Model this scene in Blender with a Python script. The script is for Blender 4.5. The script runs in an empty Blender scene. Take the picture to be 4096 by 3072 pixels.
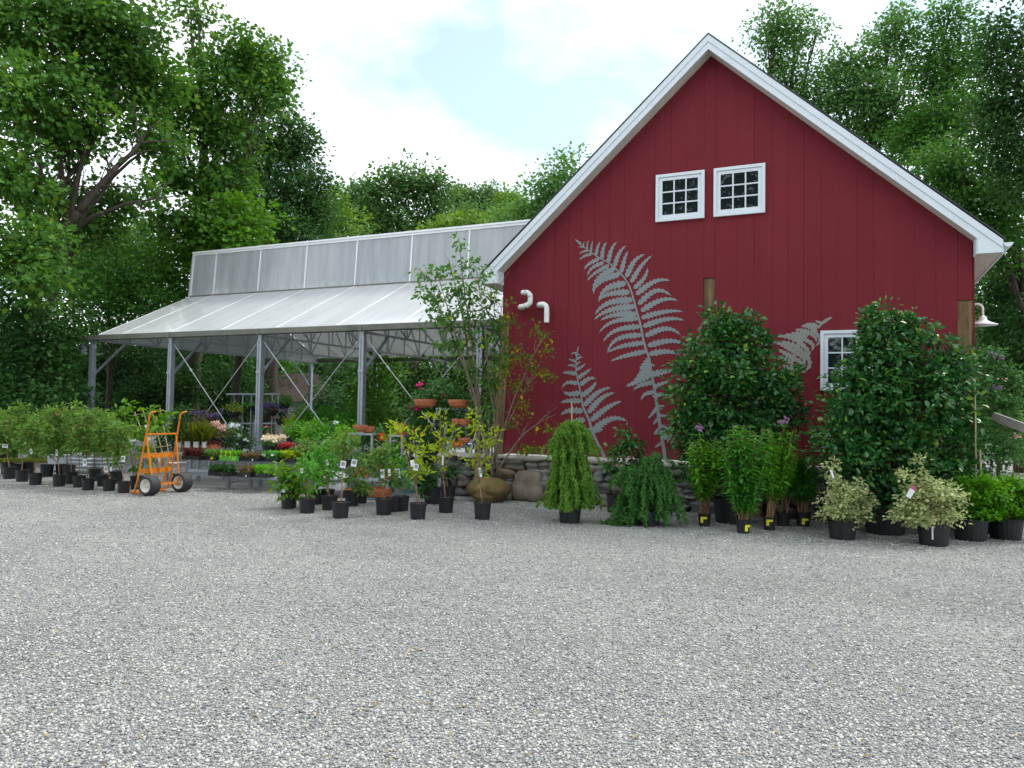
import bpy, math, random
import numpy as np
from mathutils import Matrix, Vector
random.seed(7)
C = bpy.context.scene.collection
SC = bpy.context.scene
# ---------------------------------------------------------------- camera solved from the barn and greenhouse lines
FPX, PITCH, ROLL, PSI, EYE = 3015.5, .0367, .016, .4222, 1.6      # focal length in pixels of the 4096 px frame
cp, sp = math.cos(PITCH), math.sin(PITCH); cr, sr = math.cos(ROLL), math.sin(ROLL); cy, sy = math.cos(PSI), math.sin(PSI)
_W = np.array([[cy, -sy, 0], [sy, cy, 0], [0, 0, 1.]])
_f = np.array([0, cp, sp]); _u = np.array([0, -sp, cp]); _r = np.array([1., 0, 0])
_r0 = cr*_r + sr*_u; _u0 = -sr*_r + cr*_u
RT, UP, FW = _W@_r0, _W@_u0, _W@_f
CAM = np.array([6.007, -12.879, EYE])
FWH = np.array([FW[0], FW[1], 0]); FWH /= np.linalg.norm(FWH)
RTH = np.array([FWH[1], -FWH[0], 0])
Z = np.array([0, 0, 1.])
def ray(x, y): return FW + (x-2048)/FPX*RT - (y-1536)/FPX*UP
def G(x, y, z=0.): d = ray(x, y); return CAM + (z-EYE)/d[2]*d             # point of the ground under a pixel of the survey
def on_v(x, y, v): d = ray(x, y); return CAM + (v-CAM[1])/d[1]*d          # point of a plane parallel to the barn front
def on_u(x, y, u): d = ray(x, y); return CAM + (u-CAM[0])/d[0]*d
def at(x, y, D): return CAM + ray(x, y)*D
def depth(P): return float((np.asarray(P)-CAM)@FW)

# ---------------------------------------------------------------- objects
WL = {}
def put(o, parent=None, loc=(0, 0, 0)):
    C.objects.link(o)
    if parent is not None:
        o.parent = parent; WL[o.name] = WL[parent.name]
    else:
        o.location = Vector([float(c) for c in loc]); WL[o.name] = np.array(loc, float)
    return o
def tag(o, label=None, cat=None, group=None, kind=None):
    for k, v in (('label', label), ('category', cat), ('group', group), ('kind', kind)):
        if v: o[k] = v
    return o
def thing(name, loc, label, cat, group=None):
    return tag(put(bpy.data.objects.new(name, None), None, loc), label, cat, group)
class MB:
    """collects shapes in world coordinates; build() links them as ONE mesh object"""
    def __init__(s): s.V = []; s.F = []; s.n = 0
    def raw(s, v, f):
        v = np.asarray(v, float).reshape(-1, 3); s.V.append(v); s.F.extend([tuple(int(i)+s.n for i in q) for q in f]); s.n += len(v); return s
    def box(s, a, b):
        (x0, y0, z0), (x1, y1, z1) = a, b
        return s.raw([(x0,y0,z0),(x1,y0,z0),(x1,y1,z0),(x0,y1,z0),(x0,y0,z1),(x1,y0,z1),(x1,y1,z1),(x0,y1,z1)],
                     [(3,2,1,0),(4,5,6,7),(0,1,5,4),(1,2,6,5),(2,3,7,6),(3,0,4,7)])
    def bar(s, p, q, w, h=None, up=(0, 0, 1)):
        h = h or w; p = np.array(p, float); q = np.array(q, float); d = q-p; L = np.linalg.norm(d); d /= max(L, 1e-9)
        up = np.array(up, float)
        if abs(d@up) > .98: up = np.array([1., 0, 0])
        a = np.cross(d, up); a /= np.linalg.norm(a); b = np.cross(a, d)
        c = [(-1,-1),(1,-1),(1,1),(-1,1)]
        v = [e + a*i*w/2 + b*j*h/2 for e in (p, q) for i, j in c]
        return s.raw(v, [(3,2,1,0),(4,5,6,7),(0,1,5,4),(1,2,6,5),(2,3,7,6),(3,0,4,7)])
    def tube(s, pts, rad, n=8, cap=True, closed=False):
        P = np.array(pts, float); m = len(P); rad = np.full(m, rad, float) if np.isscalar(rad) else np.array(rad, float)
        T = np.gradient(P, axis=0) if not closed else np.roll(P, -1, 0)-np.roll(P, 1, 0)
        T /= np.maximum(np.linalg.norm(T, axis=1, keepdims=True), 1e-9)
        ref = np.array([0, 0, 1.]) if abs(T[0][2]) < .9 else np.array([1., 0, 0])
        A = np.zeros_like(P); a = np.cross(T[0], ref)
        for i in range(m):
            a = a - (a@T[i])*T[i]; a /= max(np.linalg.norm(a), 1e-9); A[i] = a
        B = np.cross(T, A); th = np.arange(n)*2*math.pi/n
        v = P[:, None] + rad[:, None, None]*(np.cos(th)[None, :, None]*A[:, None] + np.sin(th)[None, :, None]*B[:, None])
        f = []
        for i in range(m if closed else m-1):
            k = (i+1) % m
            for j in range(n): l = (j+1) % n; f.append((i*n+j, i*n+l, k*n+l, k*n+j))
        if cap and not closed: f.append(tuple(range(n))[::-1]); f.append(tuple((m-1)*n+j for j in range(n)))
        return s.raw(v.reshape(-1, 3), f)
    def lathe(s, c, prof, n=20, axis=None, cap=True):
        c = np.array(c, float); ax = Z if axis is None else np.array(axis, float)/np.linalg.norm(axis)
        ref = np.array([1., 0, 0]) if abs(ax[0]) < .9 else np.array([0, 1., 0])
        a = np.cross(ax, ref); a /= np.linalg.norm(a); b = np.cross(ax, a)
        th = np.arange(n)*2*math.pi/n; ring = np.cos(th)[:, None]*a + np.sin(th)[:, None]*b
        v = np.concatenate([c + r*ring + z*ax for r, z in prof]); m = len(prof); f = []
        for i in range(m-1):
            for j in range(n): l = (j+1) % n; f.append((i*n+j, i*n+l, (i+1)*n+l, (i+1)*n+j))
        if cap: f.append(tuple(range(n))[::-1]); f.append(tuple((m-1)*n+j for j in range(n)))
        return s.raw(v, f)
    def prism(s, poly, d):
        """polygon (3D points) extruded by the vector d"""
        p = np.array(poly, float); n = len(p); v = np.concatenate([p, p+np.array(d, float)])
        return s.raw(v, [tuple(range(n))[::-1], tuple(range(n, 2*n))] + [(i, (i+1) % n, (i+1) % n+n, i+n) for i in range(n)])
    def build(s, name, mat, parent=None, loc=(0, 0, 0), smooth=False):
        V = np.concatenate(s.V) if s.V else np.zeros((0, 3))
        base = WL[parent.name] if parent is not None else np.array(loc, float)
        return mesh_obj(name, V-base, s.F, mat, parent, loc, smooth)
def mesh_obj(name, V, F, mat, parent, loc, smooth=False):
    me = bpy.data.meshes.new(name)
    if isinstance(F, np.ndarray):
        nf, k = F.shape
        me.vertices.add(len(V)); me.vertices.foreach_set('co', np.ascontiguousarray(V, dtype=np.float32).ravel())
        me.loops.add(nf*k); me.loops.foreach_set('vertex_index', F.astype(np.int32).ravel())
        me.polygons.add(nf); me.polygons.foreach_set('loop_start', (np.arange(nf)*k).astype(np.int32))
        me.update(calc_edges=True)
    else:
        me.from_pydata([tuple(map(float, v)) for v in V], [], F); me.update()
    if smooth: me.polygons.foreach_set('use_smooth', [True]*len(me.polygons))
    me.materials.append(mat)
    return put(bpy.data.objects.new(name, me), parent, loc)

# ---------------------------------------------------------------- materials
def mat(name, fn):
    m = bpy.data.materials.new(name); m.use_nodes = True; nt = m.node_tree; nt.nodes.clear()
    out = nt.nodes.new('ShaderNodeOutputMaterial')
    def N(t, **kw):
        n = nt.nodes.new(t)
        for k, v in kw.items():
            if k.startswith('i_'):
                key = k[2:]; key = int(key) if key.isdigit() else key.replace('_', ' ')
                if hasattr(v, 'is_linked') or hasattr(v, 'links'): nt.links.new(v, n.inputs[key])
                else: n.inputs[key].default_value = v
            else: setattr(n, k, v)
        return n
    def L(a, b): nt.links.new(a, b)
    fn(N, L, out, nt); return m
def c4(c): return (c[0], c[1], c[2], 1)
def ramp(N, fac, stops, interp='LINEAR'):
    r = N('ShaderNodeValToRGB'); r.color_ramp.interpolation = interp
    e = r.color_ramp.elements
    while len(e) < len(stops): e.new(.5)
    for q, (p, c) in zip(e, stops): q.position = p; q.color = c4(c) if len(c) == 3 else c
    fac.id_data.links.new(fac, r.inputs[0]); return r.outputs[0]
def simple(name, col, rough=.6, metal=0., var=.18, scale=6., bump=0., bscale=40., spec=.5, coord='Object', dirt=None, stretch=None):
    def fn(N, L, out, nt):
        tc = N('ShaderNodeTexCoord').outputs[coord]
        if stretch:
            mp = N('ShaderNodeMapping'); mp.inputs['Scale'].default_value = stretch; L(tc, mp.inputs[0]); tc = mp.outputs[0]
        nz = N('ShaderNodeTexNoise', i_Scale=scale, i_Detail=6., i_Roughness=.6); L(tc, nz.inputs['Vector'])
        lo = tuple(max(0, c*(1-var)) for c in col); hi = tuple(min(1, c*(1+var)) for c in col)
        cc = ramp(N, nz.outputs['Fac'], [(.3, lo), (.7, hi)])
        if dirt:
            n2 = N('ShaderNodeTexNoise', i_Scale=dirt[1], i_Detail=5., i_Roughness=.65); L(tc, n2.inputs['Vector'])
            mk = ramp(N, n2.outputs['Fac'], [(dirt[2], (0, 0, 0)), (dirt[2]+.12, (1, 1, 1))])
            mx = N('ShaderNodeMix', data_type='RGBA'); L(mk, mx.inputs[0]); L(cc, mx.inputs[6]); mx.inputs[7].default_value = c4(dirt[0]); cc = mx.outputs[2]
        b = N('ShaderNodeBsdfPrincipled', i_Roughness=rough, i_Metallic=metal); b.inputs['Specular IOR Level'].default_value = spec
        L(cc, b.inputs['Base Color'])
        if bump:
            n3 = N('ShaderNodeTexNoise', i_Scale=bscale, i_Detail=5.); L(tc, n3.inputs['Vector'])
            bp = N('ShaderNodeBump', i_Strength=bump, i_Distance=.02); L(n3.outputs['Fac'], bp.inputs['Height']); L(bp.outputs[0], b.inputs['Normal'])
        L(b.outputs[0], out.inputs[0])
    return mat(name, fn)
def leafmat(name, dark, light, tip=None, trans=.35, rough=.55, spec=.2, clump=.9, tipfrac=.1, cool=True):
    """leaf surface: every leaf its own tone (random per island), slow drift of tone through the crown, light passing through"""
    def fn(N, L, out, nt):
        geo = N('ShaderNodeNewGeometry'); rnd = geo.outputs['Random Per Island']
        tc = N('ShaderNodeTexCoord').outputs['Object']
        nz = N('ShaderNodeTexNoise', i_Scale=clump, i_Detail=3.); L(tc, nz.inputs['Vector'])
        m = N('ShaderNodeMath', operation='MULTIPLY_ADD'); L(rnd, m.inputs[0]); m.inputs[1].default_value = .44
        m2 = N('ShaderNodeMath', operation='MULTIPLY'); L(nz.outputs['Fac'], m2.inputs[0]); m2.inputs[1].default_value = .8; L(m2.outputs[0], m.inputs[2])
        st = [(.16, dark), (.88, light)]
        cc = ramp(N, m.outputs[0], st)
        if tip:
            m3 = ramp(N, rnd, [(1-tipfrac-.02, (0, 0, 0)), (1-tipfrac, (1, 1, 1))])
            mx = N('ShaderNodeMix', data_type='RGBA'); L(m3, mx.inputs[0]); L(cc, mx.inputs[6]); mx.inputs[7].default_value = c4(tip); cc = mx.outputs[2]
        if cool:
            hc = N('ShaderNodeHueSaturation', i_Hue=.513, i_Saturation=1.05, i_Value=1.04); L(cc, hc.inputs['Color']); cc = hc.outputs[0]
        b = N('ShaderNodeBsdfPrincipled', i_Roughness=rough); b.inputs['Specular IOR Level'].default_value = spec; L(cc, b.inputs['Base Color'])
        t = N('ShaderNodeBsdfTranslucent')
        hs = N('ShaderNodeHueSaturation', i_Hue=.485, i_Saturation=1.1, i_Value=1.5); L(cc, hs.inputs['Color']); L(hs.outputs[0], t.inputs[0])
        ms = N('ShaderNodeMixShader'); ms.inputs[0].default_value = trans; L(b.outputs[0], ms.inputs[1]); L(t.outputs[0], ms.inputs[2]); L(ms.outputs[0], out.inputs[0])
    return mat(name, fn)
def barkmat(name, col, scale=14.):
    return simple(name, col, .9, var=.45, scale=scale, bump=.6, bscale=30., stretch=(1, 1, .18), spec=.2)
# ---------------------------------------------------------------- palette
M = {}
def gravel_fn(N, L, out, nt):
    tc = N('ShaderNodeTexCoord').outputs['Object']
    wn = N('ShaderNodeTexNoise', i_Scale=30., i_Detail=2.); L(tc, wn.inputs['Vector'])
    wm = N('ShaderNodeMix', data_type='VECTOR'); wm.inputs[0].default_value = .012; L(tc, wm.inputs[4]); L(wn.outputs['Color'], wm.inputs[5])
    vo = N('ShaderNodeTexVoronoi', i_Scale=84., i_Randomness=1.); L(wm.outputs[1], vo.inputs['Vector'])
    sep = N('ShaderNodeSeparateColor'); L(vo.outputs['Color'], sep.inputs[0])
    cc = ramp(N, sep.outputs[0], [(0, (0.146, 0.148, 0.152)), (.13, (0.253, 0.257, 0.264)), (.34, (0.365, 0.368, 0.363)), (.52, (0.448, 0.447, 0.427)), (.66, (0.336, 0.341, 0.343)), (.78, (0.496, 0.477, 0.422)), (.90, (0.594, 0.588, 0.557)), (1, (0.740, 0.739, 0.701))])
    warm = ramp(N, sep.outputs[1], [(.0, (1.0, .93, .82)), (.12, (1, 1, 1)), (.8, (.97, 1., 1.05)), (1, (.90, .97, 1.10))])
    mx = N('ShaderNodeMix', data_type='RGBA', blend_type='MULTIPLY'); mx.inputs[0].default_value = 1; L(cc, mx.inputs[6]); L(warm, mx.inputs[7])
    # broad drift of damp and dusty patches, faint wheel-worn bands
    n2 = N('ShaderNodeTexNoise', i_Scale=.55, i_Detail=5., i_Roughness=.6); L(tc, n2.inputs['Vector'])
    dr = ramp(N, n2.outputs['Fac'], [(.28, (.80, .80, .80)), (.5, (1., .99, .97)), (.72, (1.13, 1.11, 1.07))])
    rot = N('ShaderNodeMapping'); rot.inputs['Rotation'].default_value = (0, 0, .5); rot.inputs['Scale'].default_value = (.09, 1.1, 1.); L(tc, rot.inputs[0])
    n4 = N('ShaderNodeTexNoise', i_Scale=1., i_Detail=3.); n4.inputs['Distortion'].default_value = .5; L(rot.outputs[0], n4.inputs['Vector'])
    tk = ramp(N, n4.outputs['Fac'], [(.36, (.88, .875, .86)), (.5, (1, 1, 1)), (.66, (1.07, 1.07, 1.06))])
    m0 = N('ShaderNodeMix', data_type='RGBA', blend_type='MULTIPLY'); m0.inputs[0].default_value = 1; L(dr, m0.inputs[6]); L(tk, m0.inputs[7])
    m2 = N('ShaderNodeMix', data_type='RGBA', blend_type='MULTIPLY'); m2.inputs[0].default_value = 1; L(mx.outputs[2], m2.inputs[6]); L(m0.outputs[2], m2.inputs[7])
    # gaps between the stones
    ed = N('ShaderNodeTexVoronoi', feature='DISTANCE_TO_EDGE', i_Scale=84.); L(wm.outputs[1], ed.inputs['Vector'])
    gp = ramp(N, ed.outputs['Distance'], [(.015, (.4, .4, .4)), (.12, (1, 1, 1))])
    m3 = N('ShaderNodeMix', data_type='RGBA', blend_type='MULTIPLY'); m3.inputs[0].default_value = .85; L(m2.outputs[2], m3.inputs[6]); L(gp, m3.inputs[7])
    b = N('ShaderNodeBsdfPrincipled', i_Roughness=.75); b.inputs['Specular IOR Level'].default_value = .3; L(m3.outputs[2], b.inputs['Base Color'])
    h = ramp(N, ed.outputs['Distance'], [(0, (0, 0, 0)), (.25, (.8, .8, .8)), (.5, (1, 1, 1))])
    hm = N('ShaderNodeMix', data_type='RGBA', blend_type='ADD'); hm.inputs[0].default_value = .5; L(h, hm.inputs[6]); L(sep.outputs[2], hm.inputs[7])
    bp = N('ShaderNodeBump', i_Strength=.9, i_Distance=.012); L(hm.outputs[2], bp.inputs['Height']); L(bp.outputs[0], b.inputs['Normal'])
    L(b.outputs[0], out.inputs[0])
M['gravel'] = mat('gravel', gravel_fn)
def pebble_fn(N, L, out, nt):
    rnd = N('ShaderNodeNewGeometry').outputs['Random Per Island']
    cc = ramp(N, rnd, [(0, (0.117, 0.119, 0.125)), (.13, (0.200, 0.204, 0.212)), (.34, (0.297, 0.299, 0.299)), (.52, (0.375, 0.374, 0.360)), (.66, (0.268, 0.272, 0.279)), (.78, (0.418, 0.398, 0.350)), (.90, (0.516, 0.510, 0.481)), (1, (0.671, 0.671, 0.643))])
    b = N('ShaderNodeBsdfPrincipled', i_Roughness=.65); b.inputs['Specular IOR Level'].default_value = .35; L(cc, b.inputs['Base Color']); L(b.outputs[0], out.inputs[0])
M['pebble'] = mat('pebble', pebble_fn)
def boards_fn(N, L, out, nt):
    rnd = N('ShaderNodeNewGeometry').outputs['Random Per Island']
    tc = N('ShaderNodeTexCoord').outputs['Object']
    mp = N('ShaderNodeMapping'); mp.inputs['Scale'].default_value = (60, 60, 1.6); L(tc, mp.inputs[0])
    g = N('ShaderNodeTexNoise', i_Scale=1., i_Detail=6., i_Roughness=.65); L(mp.outputs[0], g.inputs['Vector'])
    n2 = N('ShaderNodeTexNoise', i_Scale=1.1, i_Detail=4.); L(tc, n2.inputs['Vector'])
    a = N('ShaderNodeMath', operation='MULTIPLY_ADD'); L(rnd, a.inputs[0]); a.inputs[1].default_value = .12
    a2 = N('ShaderNodeMath', operation='MULTIPLY_ADD'); L(n2.outputs['Fac'], a2.inputs[0]); a2.inputs[1].default_value = .5
    a3 = N('ShaderNodeMath', operation='MULTIPLY'); L(g.outputs['Fac'], a3.inputs[0]); a3.inputs[1].default_value = .3
    L(a3.outputs[0], a2.inputs[2]); L(a2.outputs[0], a.inputs[2])
    cc = ramp(N, a.outputs[0], [(.15, (.150, .0190, .0275)), (.75, (.190, .0255, .0350))])
    m5 = N('ShaderNodeMapping'); m5.inputs['Scale'].default_value = (9, 9, .35); L(tc, m5.inputs[0])
    n5 = N('ShaderNodeTexNoise', i_Scale=1., i_Detail=5., i_Roughness=.6); L(m5.outputs[0], n5.inputs['Vector']); fd = ramp(N, n5.outputs['Fac'], [(.55, (0, 0, 0)), (.75, (.20, .20, .20))])
    f1 = N('ShaderNodeMix', data_type='RGBA'); L(fd, f1.inputs[0]); L(cc, f1.inputs[6]); f1.inputs[7].default_value = (.26, .06, .07, 1)
    sx = N('ShaderNodeSeparateXYZ'); L(tc, sx.inputs[0]); n6 = N('ShaderNodeTexNoise', i_Scale=7., i_Detail=6., i_Roughness=.7); L(tc, n6.inputs['Vector'])
    sm = N('ShaderNodeMapRange'); sm.inputs[1].default_value = 1.25; sm.inputs[2].default_value = .84; L(sx.outputs['Z'], sm.inputs[0]); sq = N('ShaderNodeMath', operation='MULTIPLY'); L(sm.outputs[0], sq.inputs[0]); L(n6.outputs['Fac'], sq.inputs[1])
    sk = ramp(N, sq.outputs[0], [(.28, (0, 0, 0)), (.6, (.75, .75, .75))])
    f2 = N('ShaderNodeMix', data_type='RGBA'); L(sk, f2.inputs[0]); L(f1.outputs[2], f2.inputs[6]); f2.inputs[7].default_value = (.17, .085, .065, 1); cc = f2.outputs[2]
    b = N('ShaderNodeBsdfPrincipled', i_Roughness=.8); b.inputs['Specular IOR Level'].default_value = .12; L(cc, b.inputs['Base Color'])
    bp = N('ShaderNodeBump', i_Strength=.35, i_Distance=.004); L(g.outputs['Fac'], bp.inputs['Height']); L(bp.outputs[0], b.inputs['Normal']); L(b.outputs[0], out.inputs[0])
M['red'] = mat('red_boards', boards_fn)
M['white'] = simple('white_trim', (.66, .72, .78), .45, var=.04, scale=3., dirt=((.60, .61, .59), 2.2, .66))
M['soffit'] = simple('soffit_boards', (.62, .60, .55), .7, var=.1, scale=5.)
M['shingle'] = simple('shingle', (.05, .052, .058), .9, var=.4, scale=30., bump=.6, bscale=60.)
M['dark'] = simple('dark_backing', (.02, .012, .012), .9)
M['timber'] = simple('old_timber', (.17, .115, .062), .9, var=.65, scale=9., bump=.9, bscale=30., stretch=(1, 1, .12), spec=.15, dirt=((.07, .05, .03), 14., .58))
M['fern'] = simple('fern_paint', (.20, .225, .235), .6, var=.06, scale=4.)
M['fern_warm'] = simple('fern_paint_warm', (.245, .245, .225), .6, var=.07, scale=4.)
def glass_fn(N, L, out, nt):
    tc = N('ShaderNodeTexCoord').outputs['Object']
    nz = N('ShaderNodeTexNoise', i_Scale=1.7, i_Detail=1.); L(tc, nz.inputs['Vector'])
    bp = N('ShaderNodeBump', i_Strength=.04, i_Distance=.05); L(nz.outputs['Fac'], bp.inputs['Height'])
    d = N('ShaderNodeBsdfDiffuse'); d.inputs[0].default_value = (.012, .017, .02, 1)
    g = N('ShaderNodeBsdfGlossy', i_Roughness=.02); g.inputs[0].default_value = (.9, .95, 1, 1); L(bp.outputs[0], g.inputs['Normal'])
    fr = N('ShaderNodeFresnel', i_IOR=1.75); ms = N('ShaderNodeMixShader'); L(fr.outputs[0], ms.inputs[0]); L(d.outputs[0], ms.inputs[1]); L(g.outputs[0], ms.inputs[2]); L(ms.outputs[0], out.inputs[0])
M['glass'] = mat('window_glass', glass_fn)
def stone_fn(N, L, out, nt):
    rnd = N('ShaderNodeNewGeometry').outputs['Random Per Island']
    tc = N('ShaderNodeTexCoord').outputs['Object']
    n1 = N('ShaderNodeTexNoise', i_Scale=9., i_Detail=8., i_Roughness=.7); L(tc, n1.inputs['Vector'])
    n2 = N('ShaderNodeTexNoise', i_Scale=38., i_Detail=4.); L(tc, n2.inputs['Vector'])
    base = ramp(N, rnd, [(0, (.16, .155, .145)), (.25, (.24, .24, .235)), (.45, (.20, .175, .145)), (.62, (.31, .30, .285)), (.78, (.15, .155, .16)), (.9, (.27, .205, .13)), (1, (.37, .36, .34))], 'CONSTANT')
    v = ramp(N, n1.outputs['Fac'], [(.3, (.55, .56, .57)), (.5, (.95, .95, .95)), (.72, (1.35, 1.33, 1.28))])
    m1 = N('ShaderNodeMix', data_type='RGBA', blend_type='MULTIPLY'); m1.inputs[0].default_value = 1; L(base, m1.inputs[6]); L(v, m1.inputs[7])
    li = ramp(N, n2.outputs['Fac'], [(.58, (0, 0, 0)), (.7, (.45, .45, .45))])
    m2 = N('ShaderNodeMix', data_type='RGBA'); L(li, m2.inputs[0]); L(m1.outputs[2], m2.inputs[6]); m2.inputs[7].default_value = (.33, .34, .29, 1)
    b = N('ShaderNodeBsdfPrincipled', i_Roughness=.88); b.inputs['Specular IOR Level'].default_value = .25; L(m2.outputs[2], b.inputs['Base Color'])
    bp = N('ShaderNodeBump', i_Strength=1., i_Distance=.05); L(n1.outputs['Fac'], bp.inputs['Height']); L(bp.outputs[0], b.inputs['Normal']); L(b.outputs[0], out.inputs[0])
M['stone'] = mat('field_stone', stone_fn)
M['cap'] = simple('cap_stone', (.40, .375, .335), .85, var=.35, scale=7., bump=.7, bscale=25., dirt=((.2, .19, .17), 5., .55))
M['boulder'] = simple('boulder', (.215, .18, .14), .9, var=.35, scale=5., bump=.8, bscale=18., spec=.2, dirt=((.13, .12, .10), 3., .56))
M['burlap'] = simple('burlap', (.17, .125, .055), .95, var=.35, scale=5., bump=.9, bscale=60., spec=.1, dirt=((.10, .115, .03), 3.5, .5))
M['galv'] = simple('galvanised_steel', (.30, .335, .38), .5, metal=.45, var=.16, scale=11., spec=.5)
M['galvlight'] = simple('bright_galvanised_steel', (.46, .49, .52), .5, metal=.4, var=.1, scale=9.)
M['alum'] = simple('white_aluminium', (.74, .76, .78), .42, metal=.2, var=.06, scale=3.)
M['zinc'] = simple('dull_zinc', (.21, .23, .25), .6, metal=.15, var=.15, scale=9.)
M['gutter'] = simple('weathered_gutter', (.17, .17, .145), .6, metal=.3, var=.2, scale=2., dirt=((.11, .12, .10), 1.6, .55))
def poly(name, tint, thru, clear, streak, ior=1.45, drip=False):
    def fn(N, L, out, nt):
        tc = N('ShaderNodeTexCoord').outputs['Object']
        mp = N('ShaderNodeMapping'); mp.inputs['Scale'].default_value = (5., .6, .45); L(tc, mp.inputs[0])
        n = N('ShaderNodeTexNoise', i_Scale=1., i_Detail=5., i_Roughness=.6); L(mp.outputs[0], n.inputs['Vector'])
        cc = ramp(N, n.outputs['Fac'], [(.3, tuple(t*(1-streak) for t in tint)), (.65, tint)])
        if drip:      # pale runs of condensation standing at the foot of each sheet
            m7 = N('ShaderNodeMapping'); m7.inputs['Scale'].default_value = (9., .2, .15); L(tc, m7.inputs[0]); n7 = N('ShaderNodeTexNoise', i_Scale=1., i_Detail=2.); L(m7.outputs[0], n7.inputs['Vector'])
            sx = N('ShaderNodeSeparateXYZ'); L(tc, sx.inputs[0]); mr = N('ShaderNodeMapRange'); mr.inputs[1].default_value = 5.55; mr.inputs[2].default_value = 4.95; L(sx.outputs['Z'], mr.inputs[0])
            q7 = N('ShaderNodeMath', operation='MULTIPLY'); L(mr.outputs[0], q7.inputs[0]); L(n7.outputs['Fac'], q7.inputs[1]); k7 = ramp(N, q7.outputs[0], [(.38, (0, 0, 0)), (.46, (.8, .8, .8))])
            x7 = N('ShaderNodeMix', data_type='RGBA'); L(k7, x7.inputs[0]); L(cc, x7.inputs[6]); x7.inputs[7].default_value = (.95, .97, .98, 1); cc = x7.outputs[2]
        d = N('ShaderNodeBsdfDiffuse'); L(cc, d.inputs[0]); t = N('ShaderNodeBsdfTranslucent'); L(cc, t.inputs[0])
        a = N('ShaderNodeMixShader'); a.inputs[0].default_value = thru; L(d.outputs[0], a.inputs[1]); L(t.outputs[0], a.inputs[2])
        tr = N('ShaderNodeBsdfTransparent'); b = N('ShaderNodeMixShader'); b.inputs[0].default_value = clear; L(a.outputs[0], b.inputs[1]); L(tr.outputs[0], b.inputs[2])
        g = N('ShaderNodeBsdfGlossy', i_Roughness=.10); fr = N('ShaderNodeFresnel', i_IOR=ior)
        c = N('ShaderNodeMixShader'); L(fr.outputs[0], c.inputs[0]); L(b.outputs[0], c.inputs[1]); L(g.outputs[0], c.inputs[2]); L(c.outputs[0], out.inputs[0])
    return mat(name, fn)
M['poly'] = poly('polycarbonate_roof', (.93, .955, .98), .34, .18, .16, 1.62)
M['polywall'] = poly('polycarbonate_wall', (.86, .92, .95), .60, .24, .22, 1.45, True)
M['pot'] = simple('black_nursery_plastic', (.010, .0112, .0145), .5, var=.3, scale=9., dirt=((.07, .065, .06), 12., .66))
M['soil'] = simple('potting_soil', (.05, .035, .022), .95, var=.5, scale=50., bump=1., bscale=80.)
M['terra'] = simple('terracotta', (.42, .135, .06), .8, var=.25, scale=8., dirt=((.5, .33, .24), 9., .62))
M['orange'] = simple('orange_paint', (.62, .20, .018), .38, var=.12, scale=10., dirt=((.26, .09, .03), 16., .62))
M['rubber'] = simple('tyre_rubber', (.03, .031, .034), .75, var=.3, scale=14., bump=.3, bscale=60.)
M['rim'] = simple('cream_rim_paint', (.66, .63, .56), .5, var=.1, scale=14., dirt=((.30, .15, .06), 18., .6))
M['pvc'] = simple('white_pvc', (.80, .81, .80), .3, var=.03)
M['enamel'] = simple('white_enamel', (.74, .74, .72), .3, var=.05)
M['bamboo'] = simple('bamboo_cane', (.42, .34, .20), .7, var=.25, scale=18., stretch=(1, 1, .3))
M['tagw'] = simple('white_plant_tag', (.72, .74, .78), .5, var=.1, scale=30.)
M['tagp'] = simple('printed_tag_picture', (.24, .27, .22), .5, var=.5, scale=40.)
M['tagpink'] = simple('pink_tag_band', (.45, .07, .20), .5)
M['yellow'] = simple('yellow_tape', (.72, .70, .03), .5, var=.06)
M['lime'] = simple('lime_pot', (.11, .45, .06), .45, var=.15, scale=10.)
M['greywood'] = simple('grey_board', (.19, .18, .165), .9, var=.25, scale=8., bump=.5)
M['brownroof'] = simple('brown_shed_roof', (.045, .028, .022), .9, var=.3, scale=6.)
M['block'] = simple('block_wall', (.33, .34, .34), .9, var=.2, scale=5.)
M['hose'] = simple('teal_hose', (.04, .26, .23), .5)
for k, c in dict(pink=(.75, .04, .22), rose=(.55, .05, .12), lilac=(.42, .26, .45), purple=(.17, .13, .26), orangefl=(.80, .20, .02), cream=(.80, .72, .55), coral=(.55, .24, .18), red=(.38, .035, .03), whitefl=(.8, .82, .84), yellowfl=(.72, .5, .03), blush=(.72, .50, .45)).items():
    M['fl_'+k] = leafmat('petal_'+k, tuple(x*.75 for x in c), tuple(min(1, x*1.15) for x in c), trans=.3, cool=False)
M['soilbed'] = simple('bark_mulch', (.10, .065, .04), .95, var=.5, scale=30., bump=1., bscale=60.)
# foliage
M['syc'] = leafmat('leaves_plane', (.020, .064, .016), (.108, .212, .040), (.14, .22, .035), trans=.32, clump=.9)
M['oak'] = leafmat('leaves_oak', (.014, .044, .014), (.062, .125, .034), trans=.3, clump=.9)
M['mid'] = leafmat('leaves_mid', (.024, .072, .018), (.10, .21, .042), trans=.35, clump=.9)
M['bluegreen'] = leafmat('leaves_blue_green', (.038, .10, .030), (.135, .245, .07), trans=.35, clump=.9)
M['bright'] = leafmat('leaves_bright', (.035, .10, .016), (.115, .22, .034), trans=.4, clump=.4)
M['far'] = leafmat('leaves_far', (.030, .085, .028), (.12, .20, .06), trans=.3, clump=.45)
M['farlight'] = leafmat('leaves_far_light', (.06, .135, .022), (.18, .27, .05), trans=.3, clump=.45)
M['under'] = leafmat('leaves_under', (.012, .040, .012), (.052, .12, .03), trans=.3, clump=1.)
M['sapl'] = leafmat('leaves_sapling', (.055, .12, .026), (.16, .26, .06), (.22, .14, .06), trans=.35, clump=3., tipfrac=.05)
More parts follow.
